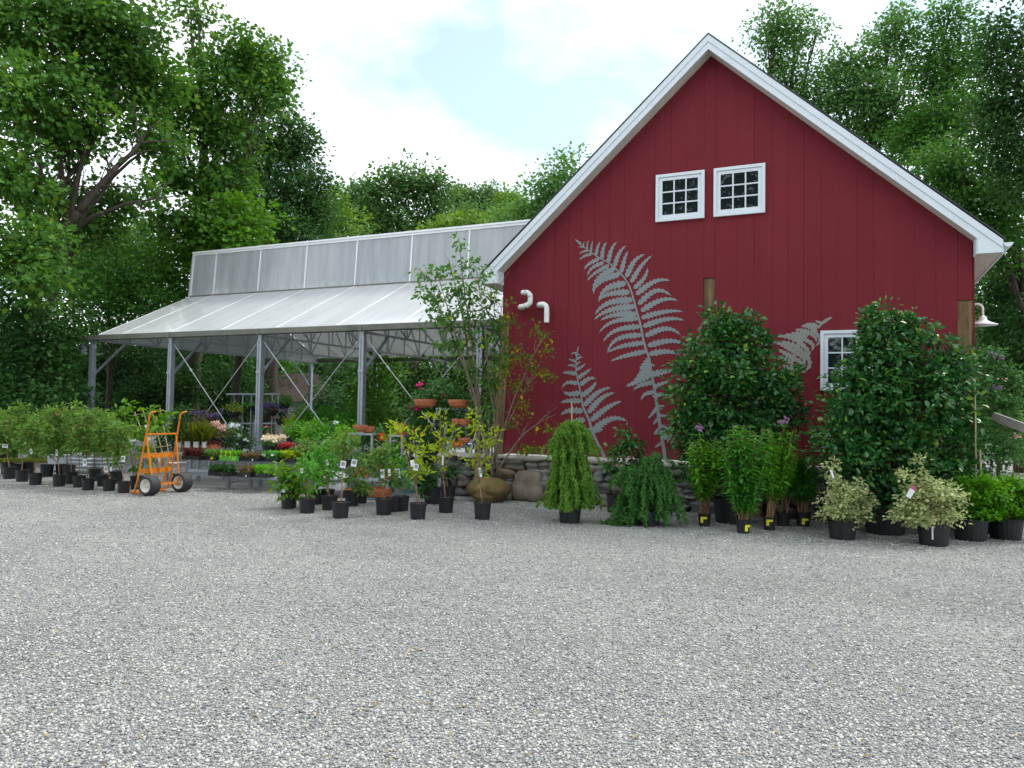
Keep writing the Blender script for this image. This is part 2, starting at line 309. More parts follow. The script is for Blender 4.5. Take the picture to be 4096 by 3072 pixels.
M['sapl2'] = leafmat('leaves_sapling_fresh', (.050, .125, .018), (.15, .27, .04), (.25, .30, .03), trans=.4, clump=3., tipfrac=.08)
M['gold'] = leafmat('leaves_gold', (.15, .23, .02), (.40, .47, .055), trans=.4, clump=4.)
M['birch'] = leafmat('leaves_birch', (.045, .110, .030), (.115, .22, .055), (.30, .34, .04), trans=.4, clump=3., tipfrac=.03)
M['birchy'] = leafmat('leaves_birch_turning', (.075, .115, .020), (.17, .21, .035), (.40, .31, .03), trans=.4, clump=3., tipfrac=.16)
M['holly'] = leafmat('leaves_holly', (.012, .060, .018), (.062, .175, .046), (.16, .27, .045), trans=.18, rough=.3, spec=.55, clump=1.8, tipfrac=.10)
M['camel'] = leafmat('leaves_camellia', (.020, .075, .020), (.08, .20, .045), (.12, .14, .03), trans=.2, rough=.3, spec=.5, clump=4., tipfrac=.06)
M['phlox'] = leafmat('leaves_phlox', (.04, .14, .028), (.15, .36, .065), trans=.35, clump=3.)
M['phlox2'] = leafmat('leaves_phlox_light', (.065, .18, .024), (.20, .42, .06), trans=.35, clump=3.)
M['weep'] = leafmat('needles_weeping', (.085, .19, .03), (.22, .37, .07), trans=.3, clump=4.)
M['spruce'] = leafmat('needles_spruce', (.034, .115, .03), (.105, .26, .06), (.17, .22, .06), trans=.2, clump=4., tipfrac=.05)
M['varieg'] = leafmat('leaves_variegated', (.12, .17, .06), (.52, .54, .28), trans=.25, clump=6.)
M['box'] = leafmat('leaves_boxwood', (.045, .13, .012), (.135, .31, .025), trans=.3, clump=3.)
M['rosel'] = leafmat('leaves_rose', (.030, .085, .028), (.10, .20, .06), trans=.3, clump=3.)
M['grassl'] = leafmat('leaves_grass', (.11, .15, .025), (.27, .29, .05), trans=.35, clump=5.)
M['coleus'] = leafmat('leaves_dark_red', (.05, .016, .018), (.13, .035, .035), trans=.3, clump=6.)
M['dusk'] = leafmat('leaves_bronze', (.07, .055, .03), (.18, .13, .06), trans=.3, clump=6.)
M['bark'] = barkmat('bark_grey', (.10, .085, .07)); M['barkd'] = barkmat('bark_dark', (.065, .052, .042)); M['barkt'] = barkmat('bark_tan', (.27, .17, .10), 30.); M['barkb'] = barkmat('bark_birch', (.20, .15, .115), 24.)

# ---------------------------------------------------------------- world, sun, camera
w = bpy.data.worlds.new('World'); SC.world = w; w.use_nodes = True; nt = w.node_tree; nt.nodes.clear()
SUN_EL, SUN_AZ = math.radians(58), math.radians(38)      # high, behind the barn and a little to the right: azimuth from +y towards +x
def WN(t, **kw):
    n = nt.nodes.new(t)
    for k, v in kw.items(): setattr(n, k, v)
    return n
sky = WN('ShaderNodeTexSky', sky_type='NISHITA', sun_disc=False, sun_elevation=SUN_EL, sun_rotation=SUN_AZ, dust_density=1.5, ozone_density=1.2)
tc = WN('ShaderNodeTexCoord'); sp3 = WN('ShaderNodeSeparateXYZ'); nt.links.new(tc.outputs['Generated'], sp3.inputs[0])
mz = WN('ShaderNodeMath', operation='ADD'); mz.inputs[1].default_value = .22; nt.links.new(sp3.outputs['Z'], mz.inputs[0])
mab = WN('ShaderNodeMath', operation='MAXIMUM'); mab.inputs[1].default_value = .05; nt.links.new(mz.outputs[0], mab.inputs[0])
cmb = WN('ShaderNodeCombineXYZ')
for i, ax in enumerate('XY'):
    dv = WN('ShaderNodeMath', operation='DIVIDE'); nt.links.new(sp3.outputs[ax], dv.inputs[0]); nt.links.new(mab.outputs[0], dv.inputs[1]); nt.links.new(dv.outputs[0], cmb.inputs[i])
cmb.inputs[2].default_value = 5.1
cl = WN('ShaderNodeTexNoise'); cl.inputs['Scale'].default_value = 1.15; cl.inputs['Detail'].default_value = 7; cl.inputs['Roughness'].default_value = .52; cl.inputs['Distortion'].default_value = .3
nt.links.new(cmb.outputs[0], cl.inputs['Vector'])
mask = WN('ShaderNodeValToRGB'); mask.color_ramp.elements[0].position = .37; mask.color_ramp.elements[0].color = (.17, .17, .17, 1); mask.color_ramp.elements[1].position = .57
nt.links.new(cl.outputs['Fac'], mask.inputs[0])
CLOUD = (14.0, 14.6, 15.2, 1)
mixc = WN('ShaderNodeMix', data_type='RGBA'); nt.links.new(mask.outputs[0], mixc.inputs[0]); skd = WN('ShaderNodeMix', data_type='RGBA', blend_type='MULTIPLY'); skd.inputs[0].default_value = 1; skd.inputs[7].default_value = (1.62, 1.82, 1.50, 1); nt.links.new(sky.outputs[0], skd.inputs[6]); nt.links.new(skd.outputs[2], mixc.inputs[6]); mixc.inputs[7].default_value = CLOUD
bg = WN('ShaderNodeBackground'); bg.inputs[1].default_value = .1; nt.links.new(mixc.outputs[2], bg.inputs[0])
wo = WN('ShaderNodeOutputWorld'); nt.links.new(bg.outputs[0], wo.inputs[0])
sl = bpy.data.lights.new('sun', 'SUN'); sl.energy = 2.0; sl.angle = math.radians(16); sl.color = (1, .96, .9)
so = bpy.data.objects.new('sun', sl); C.objects.link(so)
sd = Vector((math.sin(SUN_AZ)*math.cos(SUN_EL), math.cos(SUN_AZ)*math.cos(SUN_EL), math.sin(SUN_EL)))
so.rotation_euler = (-sd).to_track_quat('-Z', 'Y').to_euler()
cam = bpy.data.cameras.new('camera'); cam.sensor_width = 36; cam.lens = FPX/4096*36; cam.clip_end = 2000; cam.clip_start = .1
co = bpy.data.objects.new('camera', cam); C.objects.link(co)
co.matrix_world = Matrix(((RT[0], UP[0], -FW[0], CAM[0]), (RT[1], UP[1], -FW[1], CAM[1]), (RT[2], UP[2], -FW[2], CAM[2]), (0, 0, 0, 1)))
SC.camera = co
SC.view_settings.view_transform = 'Standard'; SC.view_settings.look = 'None'; SC.view_settings.exposure = .5; SC.view_settings.gamma = 1
SC.cycles.max_bounces = 8; SC.cycles.transparent_max_bounces = 12; SC.cycles.transmission_bounces = 6; SC.cycles.diffuse_bounces = 4
SC.cycles.use_denoising = True

# ---------------------------------------------------------------- ground
g = MB(); xs = np.concatenate([[-900, -300, -120, -60], np.arange(-30, 31, 3.), [60, 120, 300, 900]]); n = len(xs)
gx, gy = np.meshgrid(xs, xs)
rise = np.clip((gy-38)/90, 0, 1)**1.3*14*np.clip((900-np.hypot(gx, gy))/600, 0, 1)       # the wooded rise far behind the nursery
g.raw(np.stack([gx.ravel(), gy.ravel(), rise.ravel()], 1), [(j*n+i, j*n+i+1, (j+1)*n+i+1, (j+1)*n+i) for j in range(n-1) for i in range(n-1)])
tag(g.build('gravel_ground', M['gravel']), kind='structure')
# ---------------------------------------------------------------- barn
W, AP, EV, OV, BASE, BD = 7.685, 7.715, 4.214, .28, .82, 11.   # width, soffit apex, soffit at the corners, overhang, foot of the boards, depth
SL = (AP-EV)/(W/2)
def roofz(u): return AP - SL*abs(u-W/2)
barn = thing('barn', (0, 0, 0), 'red board-sided barn with white rake trim and three painted grey ferns on its gable', 'barn')
# boards, cut where the old timbers show
cut = [(-.2, .165, 3.41), (3.735, 3.93, 3.91), (7.463, 7.652, 3.365)]
edges = [0.0, .22]
rng = random.Random(3)
while edges[-1] < W-.3: edges.append(edges[-1]+rng.choice([.24, .27, .27, .285]))
edges[-1] = W; edges = sorted([e for e in edges if all(abs(e-q) > .09 for q in (3.735, 3.93, 7.463, 7.652))] + [3.735, 3.93, 7.463, 7.652])
wall = MB()
for a, b in zip(edges[:-1], edges[1:]):
    if b-a < .02: continue
    z0 = BASE; m = (a+b)/2
    for (c0, c1, ct) in cut:
        if c0 <= m <= c1: z0 = ct
    if a == 0.0: z0 = 3.41
    gp0 = rng.choice([.0010, .0016, .0024, .0036]); x0, x1 = a+gp0, b-.0006; off = rng.uniform(0, .003)
    top = [(x0, off, roofz(x0)), (x1, off, roofz(x1))]
    if x0 < W/2 < x1: top.insert(1, (W/2, off, AP))
    pl = [(x1, off, z0), (x0, off, z0)] + top
    wall.prism(pl, (0, .022, 0))
wall.prism([(.2178, .001, BASE), (.058, .001, BASE), (.167, .001, 3.4075), (.2178, .001, 3.4075)], (0, .022, 0))
wall.build('board_wall', M['red'], barn)
bk = MB(); bk.prism([(0.02, .034, BASE), (0.02, .034, EV), (W/2, .034, AP-.02), (W-.02, .034, EV), (W-.02, .034, BASE)], (0, .05, 0)); bk.build('wall_backing', M['dark'], barn)
sd_ = MB()
for k in range(40):
    y0 = .03+k*.273
    for x0, x1 in ((0., .022), (W-.022, W)): sd_.box((x0, y0+.002, BASE), (x1, y0+.271, EV))
sd_.box((0, BD-.02, BASE), (W, BD, EV)); sd_.build('side_boards', M['red'], barn)
def timber(x0b, x1b, x0t, x1t, z0, z1, v):
    t = MB(); nz = 9; r = random.Random(int(z1*1000)); pr = []
    for side in (0, 1):
        for i in range(nz):
            q = i/(nz-1); z = z0+(z1-z0)*q; j = r.uniform(-.008, .008)
            pr.append(((x0b+(x0t-x0b)*q if side == 0 else x1b+(x1t-x1b)*q)+j, v, z))
    L, R = pr[:nz], pr[nz:]
    t.prism(L[::-1] + R, (0, .16, 0)); return t.build('corner_timber', M['timber'], barn)
timber(-.13, .055, -.0, .166, .80, 3.40, -.012); timber(3.742, 3.925, 3.738, 3.927, .82, 3.905, .022); timber(7.47, 7.65, 7.466, 7.649, .82, 3.36, .022)
# roof: two slabs of shingles, rakes, soffits and eave boxes
def slab(sx):
    t = MB(); e = -.31 if sx < 0 else W+.315
    zt = lambda u: 7.958 - .912*abs(u-W/2)
    t.prism([(W/2, -OV-.02, zt(W/2)), (e-.03*(1 if sx < 0 else -1), -OV-.02, zt(e)), (e-.03*(1 if sx < 0 else -1), -OV-.02, zt(e)+.024), (W/2, -OV-.02, zt(W/2)+.024)][::1], (0, BD+OV*2+.04, 0))
    return t.build('roof_slope', M['shingle'], barn)
slab(-1); slab(1)
def rake(sx):
    e = -.308 if sx < 0 else W+.313; c = W/2; z = lambda u, o: o - .912*abs(u-c)
    up = MB(); up.prism([(c, -OV-.012, z(c, 7.838)), (e, -OV-.012, z(e, 7.838)), (e, -OV-.012, z(e, 7.956)), (c, -OV-.012, z(c, 7.956))], (0, .032, 0)); r_ = up.build('rake_trim', M['white'], barn)
    lo = MB(); inn = 0.0 if sx < 0 else W
    lo.prism([(c, -OV, z(c, 7.711)), (inn, -OV, z(inn, 7.711)), (inn, -OV, 3.989), (e, -OV, 3.989), (e, -OV, z(e, 7.836)), (c, -OV, z(c, 7.836))], (0, .024, 0)); lo.build('rake_board', M['white'], barn)
    so_ = MB(); so_.prism([(c, -OV+.026, z(c, 7.713)), (inn, -OV+.026, z(inn, 7.713)), (inn, -OV+.026, z(inn, 7.728)), (c, -OV+.026, z(c, 7.728))], (0, OV-.028, 0)); so_.build('rake_soffit', M['soffit'], barn)
    bx = MB(); a, b = (e, -.004) if sx < 0 else (W+.004, e)
    bx.box((a, -OV+.026, 3.985), (b, BD, 4.0)); bx.build('eave_soffit', M['soffit'], barn)
    fb = MB(); f0, f1 = (e-.012, e+.012) if sx < 0 else (e-.012, e+.012); fb.box((f0, -OV+.03, 3.975), (f1, BD, 4.14)); fb.build('eave_fascia', M['white'], barn)
    cs = MB(); cs.box((inn-.012, -OV+.026, 3.987) if sx < 0 else (inn-.02, -OV+.026, 3.987), (inn+.02, -.004, EV+.01) if sx < 0 else (inn+.012, -.004, EV+.01)); cs.build('eave_return', M['white'], barn)
rake(-1); rake(1)
# half-round gutter on the right eave
gt = MB(); prof = []
for k in range(9):
    a = math.pi*k/8; prof.append((W+.375-.06*math.cos(a), 4.12-.06*math.sin(a)))
v = []; f = []
for j, yy in enumerate((-OV-.02, BD)):
    for (x, z) in prof: v.append((x, yy, z))
for i in range(8): f.append((i, i+1, 9+i+1, 9+i))
f.append(tuple(range(9))); gt.raw(v, f); gt.build('gutter', M['white'], barn)
# windows: casing, sash with 3 x 3 panes
def window(u0, u1, z0, z1, group=None):
    wd = bpy.data.objects.new('window', None); put(wd, barn)
    def ring(name, x0, x1, y0, y1, wd_, v0, v1):
        r_ = MB(); r_.box((x0, v0, y1-wd_), (x1, v1, y1)); r_.box((x0, v0, y0), (x1, v1, y0+wd_)); r_.box((x0, v0, y0+wd_), (x0+wd_, v1, y1-wd_)); r_.box((x1-wd_, v0, y0+wd_), (x1, v1, y1-wd_)); return r_.build(name, M['white'], wd)
    ring('casing', u0, u1, z0, z1, .05, -.045, .02); ring('sash', u0+.053, u1-.053, z0+.053, z1-.053, .058, -.028, .02)
    a, b, c, d = u0+.111, u1-.111, z0+.111, z1-.111
    mb_ = MB()
    for k in (1, 2):
        x = a+(b-a)*k/3; z = c+(d-c)*k/3
        mb_.box((x-.011, -.022, c), (x+.011, -.006, d)); mb_.box((a, -.0215, z-.011), (b, -.0065, z+.011))
    mb_.build('muntins', M['white'], wd)
    gl = MB(); gl.box((a-.003, -.005, c-.003), (b+.003, .0, d+.003)); gl.build('pane', M['glass'], wd)
    return wd
window(2.92, 3.752, 4.930, 5.752); window(3.906, 4.733, 4.930, 5.752); window(5.575, 6.41, 2.015, 2.958)
# painted ferns: each frond is a thin coat of paint following the stem and pinnae
def fern(stem, pins, scale, org, m, name='fern_mural'):
    to = lambda p: on_v(org[0]+p[0]/scale, org[1]+p[1]/scale, 0.)
    F = MB(); k = 0; ppx = 1/scale*13.2/FPX
    def strip(P, wid, serr, v):
        P = np.array(P); T = np.gradient(P, axis=0); T /= np.linalg.norm(T, axis=1, keepdims=True); Nn = np.stack([-T[:, 1], T[:, 0]], 1); n = len(P)
        lft = []; rgt = []
        for i in range(n):
            s1 = serr if i % 2 else -serr
            wl = wid[i]*(1+s1); lft.append(P[i]+Nn[i]*wl + T[i]*(.35*abs(wl) if i % 2 else 0)); rgt.append(P[i]-Nn[i]*wl*1. + T[i]*(.35*abs(wl) if i % 2 else 0))
        vv = [(p[0], v, p[1]) for p in lft+rgt]
        F.raw(vv, [(i, n+i, n+i+1, i+1) for i in range(n-1)])
    S = np.array([to(p)[[0, 2]] for p in stem]); ds = np.concatenate([[0], np.cumsum(np.linalg.norm(np.diff(S, axis=0), axis=1))]); q = np.linspace(0, ds[-1], 60)
    S2 = np.stack([np.interp(q, ds, S[:, 0]), np.interp(q, ds, S[:, 1])], 1)
    strip(S2, np.linspace(.008, .03, 60), 0, -.0030)
    for (b, t, wd_, *bl) in pins:
        k += 1; A = to(b)[[0, 2]]; B = to(t)[[0, 2]]; d = B-A; Lg = np.linalg.norm(d); nrm = np.array([-d[1], d[0]])/Lg
        if nrm[1] < 0: nrm = -nrm
        bul = (bl[0] if bl else .10)*Lg; n = int(max(10, min(30, Lg/.032))); n += n % 2
        tt = np.linspace(0, 1, n); P = A+np.outer(tt, d)+np.outer(bul*4*tt*(1-tt)*(.6+.8*tt), nrm)
        hw = wd_*ppx*.37*np.clip(np.minimum(1.15*(tt*3.2+.45), 1.)*np.power(1-tt, .50)*1.32, .02, None); hw = np.minimum(hw, .20*Lg)
        strip(P, hw, .33, -.0032-.00006*k)
    return F.build(name, m, barn)
st1 = [(70,60),(200,170),(290,240),(400,310),(520,370),(620,460),(720,560),(790,680),(830,800),(870,950),(900,1060),(930,1170),(955,1290),(975,1400),(1010,1530),(1041,1594),(1076,1794),(1101,1934),(1131,2094),(1151,2244),(1176,2394),(1201,2574),(1226,2724),(1251,2874),(1266,2984)]
lo = lambda a, b, w, *k: ((a[0]-199, a[1]+1394), (b[0]-199, b[1]+1394), w, *k)
pn1 = [((150,125),(80,65),40,.0),((190,165),(108,165),26),((240,205),(120,262),34),((290,250),(122,338),46),((390,315),(183,468),62),((450,365),(228,555),62,.16),((520,400),(222,612),64,.06),((600,440),(318,790),95,.2),((660,520),(330,720),95,.12),((740,640),(385,895),105,.2),((790,760),(372,870),95,.1),((830,860),(330,1060),105,.14),((860,950),(318,1130),100,.1),((885,1050),(400,1138),95,.08),((905,1110),(385,1300),78,.13),((930,1215),(437,1425),82,.14),((950,1330),(494,1575),82,.2),((980,1430),(500,1562),76,.06),((1010,1545),(536,1676),78,.03),
 ((180,150),(195,85),22),((230,185),(252,68),28),((280,225),(308,72),34,.05),((345,270),(408,82),52,.06),((425,315),(495,88),62,.1),((510,365),(630,85),70,.1),((590,420),(748,140),74,.1),((680,500),(770,208),70,.03),((750,560),(1003,255),84,.14),((810,630),(1092,272),76,.06),((850,710),(1030,430),74,-.12),((880,790),(1335,608),86,.14),((910,920),(1350,815),88,.26),((945,1010),(1438,872),86,.13),((950,1100),(1500,1018),80,.06),((970,1215),(1520,1135),84,.09),((1000,1340),(1473,1335),88,.19),((1035,1470),(1548,1470),88,.12),((1055,1580),(1462,1598),86,.1),
 lo((1262,250),(1120,400),95,.0),lo((1272,310),(1075,500),110,-.03),lo((1282,380),(1030,560),105,.0),lo((1290,440),(935,615),105,-.03),lo((1280,470),(1180,500),110,.0),lo((1300,560),(1033,672),72,.08),lo((1315,690),(1145,808),66,.2),lo((1345,790),(1290,735),55),lo((1362,890),(1230,1047),56,-.02),lo((1388,1025),(1303,1127),52,.03),lo((1404,1170),(1313,1267),46,.1),lo((1425,1360),(1323,1428),48,.0),
 lo((1270,320),(1325,345),70,.0),lo((1285,460),(1600,395),96,.02),lo((1310,630),(1525,548),66,.04),lo((1335,740),(1500,745),62,.12),lo((1370,880),(1460,885),42,.08),lo((1385,1000),(1500,1000),46,-.05),lo((1405,1140),(1497,1187),46,.14),lo((1420,1310),(1565,1278),56,.0)]
fern(st1, pn1, 3.318, (2280, 940), M['fern'])
st2 = [(310,90),(295,180),(280,280),(280,420),(310,560),(345,720),(370,880),(405,960),(460,1080),(490,1200),(560,1360),(660,1560)]
pn2 = [((300,150),(308,85),24,.0),((300,170),(205,195),28),((292,225),(240,160),22),((280,285),(178,253),40,.0),((275,350),(162,348),40,.12),((285,450),(95,440),66,.06),((305,580),(88,655),64,.24),((330,700),(105,680),84,-.12),((345,810),(72,835),84,.06),((370,945),(72,1000),94,.12),((400,1065),(225,1090),96,.06),((470,1180),(380,1210),92,.0),
 ((298,190),(332,205),26),((290,260),(368,235),46,.2),((285,330),(345,290),34),((285,395),(407,308),50,-.06),((300,505),(484,375),66,-.02),((335,600),(552,518),76,.16),((355,740),(552,545),84,-.08),((388,870),(750,633),88,.1),((440,965),(795,700),94,.1),((478,1070),(890,812),94,.06),((505,1200),(962,1080),104,.17),((505,1210),(640,1180),90,.0)]
fern(st2, pn2, 3.318, (2220, 1360), M['fern'])
st3 = [(1255,395),(1130,480),(1000,560),(870,700),(770,850),(720,1000),(695,1200),(690,1420)]
pn3 = [((1130,470),(1258,392),40,.05),((1170,455),(1195,450),30),((1110,500),(1070,545),46),((1050,540),(1010,640),52,.2),((1000,560),(1005,795),52,.34),((960,610),(1040,735),46,.2),((920,650),(895,945),60,.42),((890,690),(965,860),56,.34),((840,740),(860,985),60,.34),((800,800),(800,1160),66,.4),((770,860),(850,1060),60,.3),((730,940),(838,1100),62,.3),((710,1040),(750,1265),66,.2),((695,1150),(740,1330),60,.1),
 ((1130,480),(1028,440),40,.0),((1060,515),(900,488),60,.06),((1010,550),(860,505),62,.05),((960,600),(760,565),66,.06),((915,640),(690,620),70,.08),((880,690),(600,640),70,.1),((850,730),(510,658),72,.1),((810,800),(560,720),76,.05),((770,860),(435,720),76,.08),((740,940),(540,820),76,.0),((715,1030),(560,930),70),((700,1110),(590,1030),70),((695,1220),(620,1120),66),((1050,510),(840,520),70,.05)]
fern(st3, pn3, 3.318, (2950, 1150), M['fern_warm'])
# PVC vents and gooseneck lamp are fixed to the barn
def pipe(pts, r, collars):
    t = MB(); P = np.array(pts, float); t.tube(P, r, 14, cap=False); t.tube(P[-1]+np.array([0, 0, 0]) + np.outer([0, -.02], P[-1]-P[-2])/np.linalg.norm(P[-1]-P[-2])*4, r*.86, 14)
    for i, j in collars: t.tube([P[i], P[j]], r*1.12, 14)
    return t.build('vent_pipe', M['pvc'], barn, smooth=True)
def arc(c, a, b, r, t0, t1, n=7): return [np.array(c)+r*(math.cos(t)*np.array(a)+math.sin(t)*np.array(b)) for t in np.linspace(t0, t1, n)]
hp = math.pi/2
pa = [(.415, .02, 3.545), (.415, -.08, 3.545)] + arc((.50, -.08, 3.545), (-1, 0, 0), (0, -1, 0), .085, 0, hp, 6)[1:] + [(.54, -.165, 3.56)] + arc((.555, -.165, 3.645), (0, 0, -1), (1, 0, 0), .083, .1, hp, 6) + [(.638, -.165, 3.70)] + arc((.555, -.165, 3.72), (1, 0, 0), (0, -.35, .94), .083, .1, hp*1.15, 6) + [(.53, -.27, 3.79)]
pipe(pa, .048, [(1, 2), (8, 9), (15, 16)])
pb = [(.79, .02, 3.568), (.79, -.08, 3.568)] + arc((.865, -.08, 3.568), (-1, 0, 0), (0, -1, 0), .075, 0, hp, 6)[1:] + arc((.875, -.155, 3.485), (0, 0, 1), (1, 0, 0), .085, .1, hp, 7) + [(.962, -.155, 3.40), (.962, -.155, 3.385), (.962, -.155, 3.232)]
pipe(pb, .048, [(1, 2), (14, 15)])
ga = MB(); gp_ = [(W-.01, .4, 3.33), (W+.06, .4, 3.345)] + arc((W+.075, .4, 3.27), (0, 0, 1), (1, 0, 0), .075, 0, hp, 6) + [(W+.15, .4, 3.13)]
ga.tube(gp_, .018, 10); gn = ga.build('gooseneck_lamp', M['enamel'], barn, smooth=True)
sh = MB(); sh.lathe((W+.15, .4, 3.02), [(.20, .0), (.195, .012), (.11, .045), (.06, .075), (.05, .12), (.032, .14), (.0, .15)], 24); sh.build('lamp_shade', M['enamel'], gn, smooth=True)

# ---------------------------------------------------------------- greenhouse canopy
gh = thing('greenhouse_canopy', (-6.8, 5.6, 0), 'open-sided greenhouse canopy with translucent panel roof on galvanised posts', 'greenhouse')
VN, VF, GB, GT = 1.058, 10.11, 3.345, 3.45
PU = [-12.717+2.934*i for i in range(5)]
for v_ in (VN, VF):
    for i, u in enumerate(PU):
        t = MB(); h_ = .062
        # ribbed square section
        for (a, b) in ((-h_, -.018), (.018, h_)):
            t.box((u+a, v_-h_, 0), (u+b, v_+h_, GB-.14)); 
        t.box((u-.018, v_-h_+.012, 0), (u+.018, v_+h_-.012, GB-.14)); t.box((u-h_-.012, v_-h_-.012, 2.42), (u+h_+.012, v_+h_+.012, 2.48)); t.box((u-h_-.008, v_-h_-.008, 0), (u+h_+.008, v_+h_+.008, .04))
        t.box((u-.05, v_-.05, GB-.14), (u+.05, v_+.05, GB-.02)); t.box((u-.075, v_-.06, GB-.03), (u+.075, v_+.06, GB-.005))
        pst = t.build('post', M['galv'], gh)
        kb = MB(); s_ = 1 if v_ == VN else -1
        kb.bar((u, v_+s_*.07, 2.45), (u, v_+s_*.98, GB-.03), .05, .05, up=(1, 0, 0)); kb.build('knee_brace', M['galv'], pst)
for v_, nm in ((VN-.06, 1), (VF+.06, -1)):
    t = MB(); a, b, z0 = -13.27, (-.02 if nm > 0 else -.4), GB
    t.prism([(a, v_-.075, z0+.125), (a, v_-.065, z0+.01), (a, v_-.04, z0-.005), (a, v_+.09, z0-.005), (a, v_+.10, z0+.125), (a, v_+.09, z0+.125), (a, v_+.085, z0+.01), (a, v_-.035, z0+.01), (a, v_-.055, z0+.02), (a, v_-.065, z0+.125)], (b-a, 0, 0))
    for u in PU: t.box((u-.05, v_-.083, z0+.0), (u+.05, v_-.05, z0+.118))
    t.build('gutter', M['gutter'], gh)
RU = [-12.377, -11.46, -9.73, -8.03, -6.315, -4.56, -2.855, -1.15, -.05]
E0, C0, C1 = np.array([.96, 3.47]), np.array([4.004, 4.94]), np.array([4.10, 6.32]); F0 = np.array([VF+.06, 3.53])
def panel(name, u0, u1, p, q, m, th=.016):
    t = MB(); d = np.array([q[0]-p[0], q[1]-p[1]]); n_ = np.array([-d[1], d[0]])/np.linalg.norm(d)*th
    t.prism([(u0, p[0], p[1]), (u1, p[0], p[1]), (u1, q[0], q[1]), (u0, q[0], q[1])], (0, n_[0], n_[1])); return t.build(name, m, gh)
def sub(p, q, t): return p+(q-p)*t
RU2 = RU[:-1]+[.38]
for i in range(len(RU)-1):
    panel('roof_panel', RU[i]+.022, RU[i+1]-.022, E0, sub(E0, C0, .992), M['poly'])
    panel('clerestory_panel', RU2[i]+.022, RU2[i+1]-.022, sub(C0, C1, .03), sub(C0, C1, .95), M['polywall'], .014)
    panel('rear_roof_panel', RU[i]+.022, RU[i+1]-.022, C1+np.array([.10, -.05]), F0, M['poly'])
for i, u in enumerate(RU):
    t = MB(); t.bar((u, E0[0], E0[1]+.008), (u, C0[0]-.02, C0[1]-.005), .042, .032, up=(0, -.43, .9)); t.build('roof_bar', M['alum'], gh)
    u2 = RU2[i]; t = MB(); t.bar((u2, C0[0]-.015, C0[1]+.03), (u2, C1[0]-.015, C1[1]-.06), .042, .036, up=(0, 1, 0)); t.build('clerestory_bar', M['alum'], gh)
    t = MB(); t.bar((u, C1[0]+.1, C1[1]-.05), (u, F0[0], F0[1]), .042, .03, up=(0, .43, .9)); t.build('rear_roof_bar', M['alum'], gh)
t = MB(); t.box((RU[0]-.03, C1[0]-.045, C1[1]-.10), (1.75, C1[0]+.16, C1[1]-.035)); t.box((RU[0]-.03, C1[0]-.075, C1[1]-.035), (1.75, C1[0]+.19, C1[1]+.012)); t.build('ridge_cap', M['alum'], gh)
t = MB(); t.box((RU[0]-.02, C0[0]-.05, C0[1]-.02), (.38, C0[0]+.02, C0[1]+.035)); t.build('clerestory_sill', M['gutter'], gh)
t = MB(); t.bar((RU[0]-.045, C0[0]+.02, C0[1]-.1), (RU[0]-.045, C1[0]+.06, C1[1]-.02), .06, .16, up=(0, 1, 0)); t.build('end_trim', M['galvlight'], gh)
t = MB(); t.bar((RU[0], C0[0]+.09, 5.75), (RU[1], C0[0]+.09, 5.75), .03, .05); t.bar((RU[1], C0[0]+.09, 5.80), (.3, C0[0]+.09, 5.80), .03, .05); t.build('clerestory_rail', M['alum'], gh)
# roof trusses on every post line: straight bottom chord, two top chords, web
for u in [-12.41]+PU[1:]:
    t = MB(); zb = GB-.02; up = (1, 0, 0)
    t.bar((u, VN, zb), (u, VF, zb), .05, .05, up); rz = lambda v: (E0[1]+(v-E0[0])*(C0[1]-E0[1])/(C0[0]-E0[0]) if v < C0[0] else C1[1]+(v-C1[0])*(F0[1]-C1[1])/(F0[0]-C1[0]))-.07
    t.bar((u, VN, rz(VN)), (u, C0[0], rz(C0[0]-.01)), .045, .045, up); t.bar((u, C0[0]+.05, C0[1]-.07), (u, C1[0]+.05, C1[1]-.07), .045, .045, up); t.bar((u, C1[0]+.05, C1[1]-.08), (u, VF, rz(VF)), .045, .045, up)
    vs = np.linspace(VN, VF, 11)
    for k in range(10):
        a, b = vs[k], vs[k+1]
        if k: t.bar((u, a, zb), (u, a, rz(a)), .032, .032, up)
        p, q = ((a, zb), (b, rz(b))) if k % 2 == 0 else ((a, rz(a)), (b, zb))
        t.bar((u+.018, p[0], p[1]), (u+.018, q[0], q[1]), .03, .03, up)
    t.build('roof_truss', M['galvlight'], gh)
t = MB(); t.prism([(-12.45, VN+.02, GB+.01), (-12.45, VF-.02, GB+.01), (-12.45, VF-.02, F0[1]-.02), (-12.45, C1[0]+.1, C1[1]-.12), (-12.45, C0[0]+.06, C0[1]-.03), (-12.45, VN+.02, 3.5)], (.012, 0, 0)); t.build('gable_infill', M['polywall'], gh)
for v_ in (2.4, 6.1, 8.1): 
    t = MB(); z_ = (E0[1]+(v_-E0[0])*.483 if v_ < 4 else C1[1]+(v_-C1[0])*(F0[1]-C1[1])/(F0[0]-C1[0]))-.04; t.bar((RU[0], v_, z_), (-.05, v_, z_), .04, .03); t.build('purlin', M['galv'], gh)
for i in (1, 2, 3):
    for a, b in ((i, i+1), (i+1, i)):
        t = MB(); o = .02 if a < b else -.02; t.tube([(PU[a], VN+o, GB-.1), (PU[b], VN+o, .08)], .011, 6)
        if a < b: q = np.array([PU[a], VN+o, GB-.1])*.78+np.array([PU[b], VN+o, .08])*.22; t.tube([q, q+(np.array([PU[b], VN+o, .08])-q)*.03], .024, 8)
        t.build('brace_cable', M['galvlight'], gh)
t = MB(); t.box((-13.12, VN-.11, 2.96), (-12.98, VN+.03, 3.27)); t.bar((-13.05, VN-.04, 3.26), (-13.05, VN-.04, 3.34), .03); t.build('control_box', M['galv'], gh)
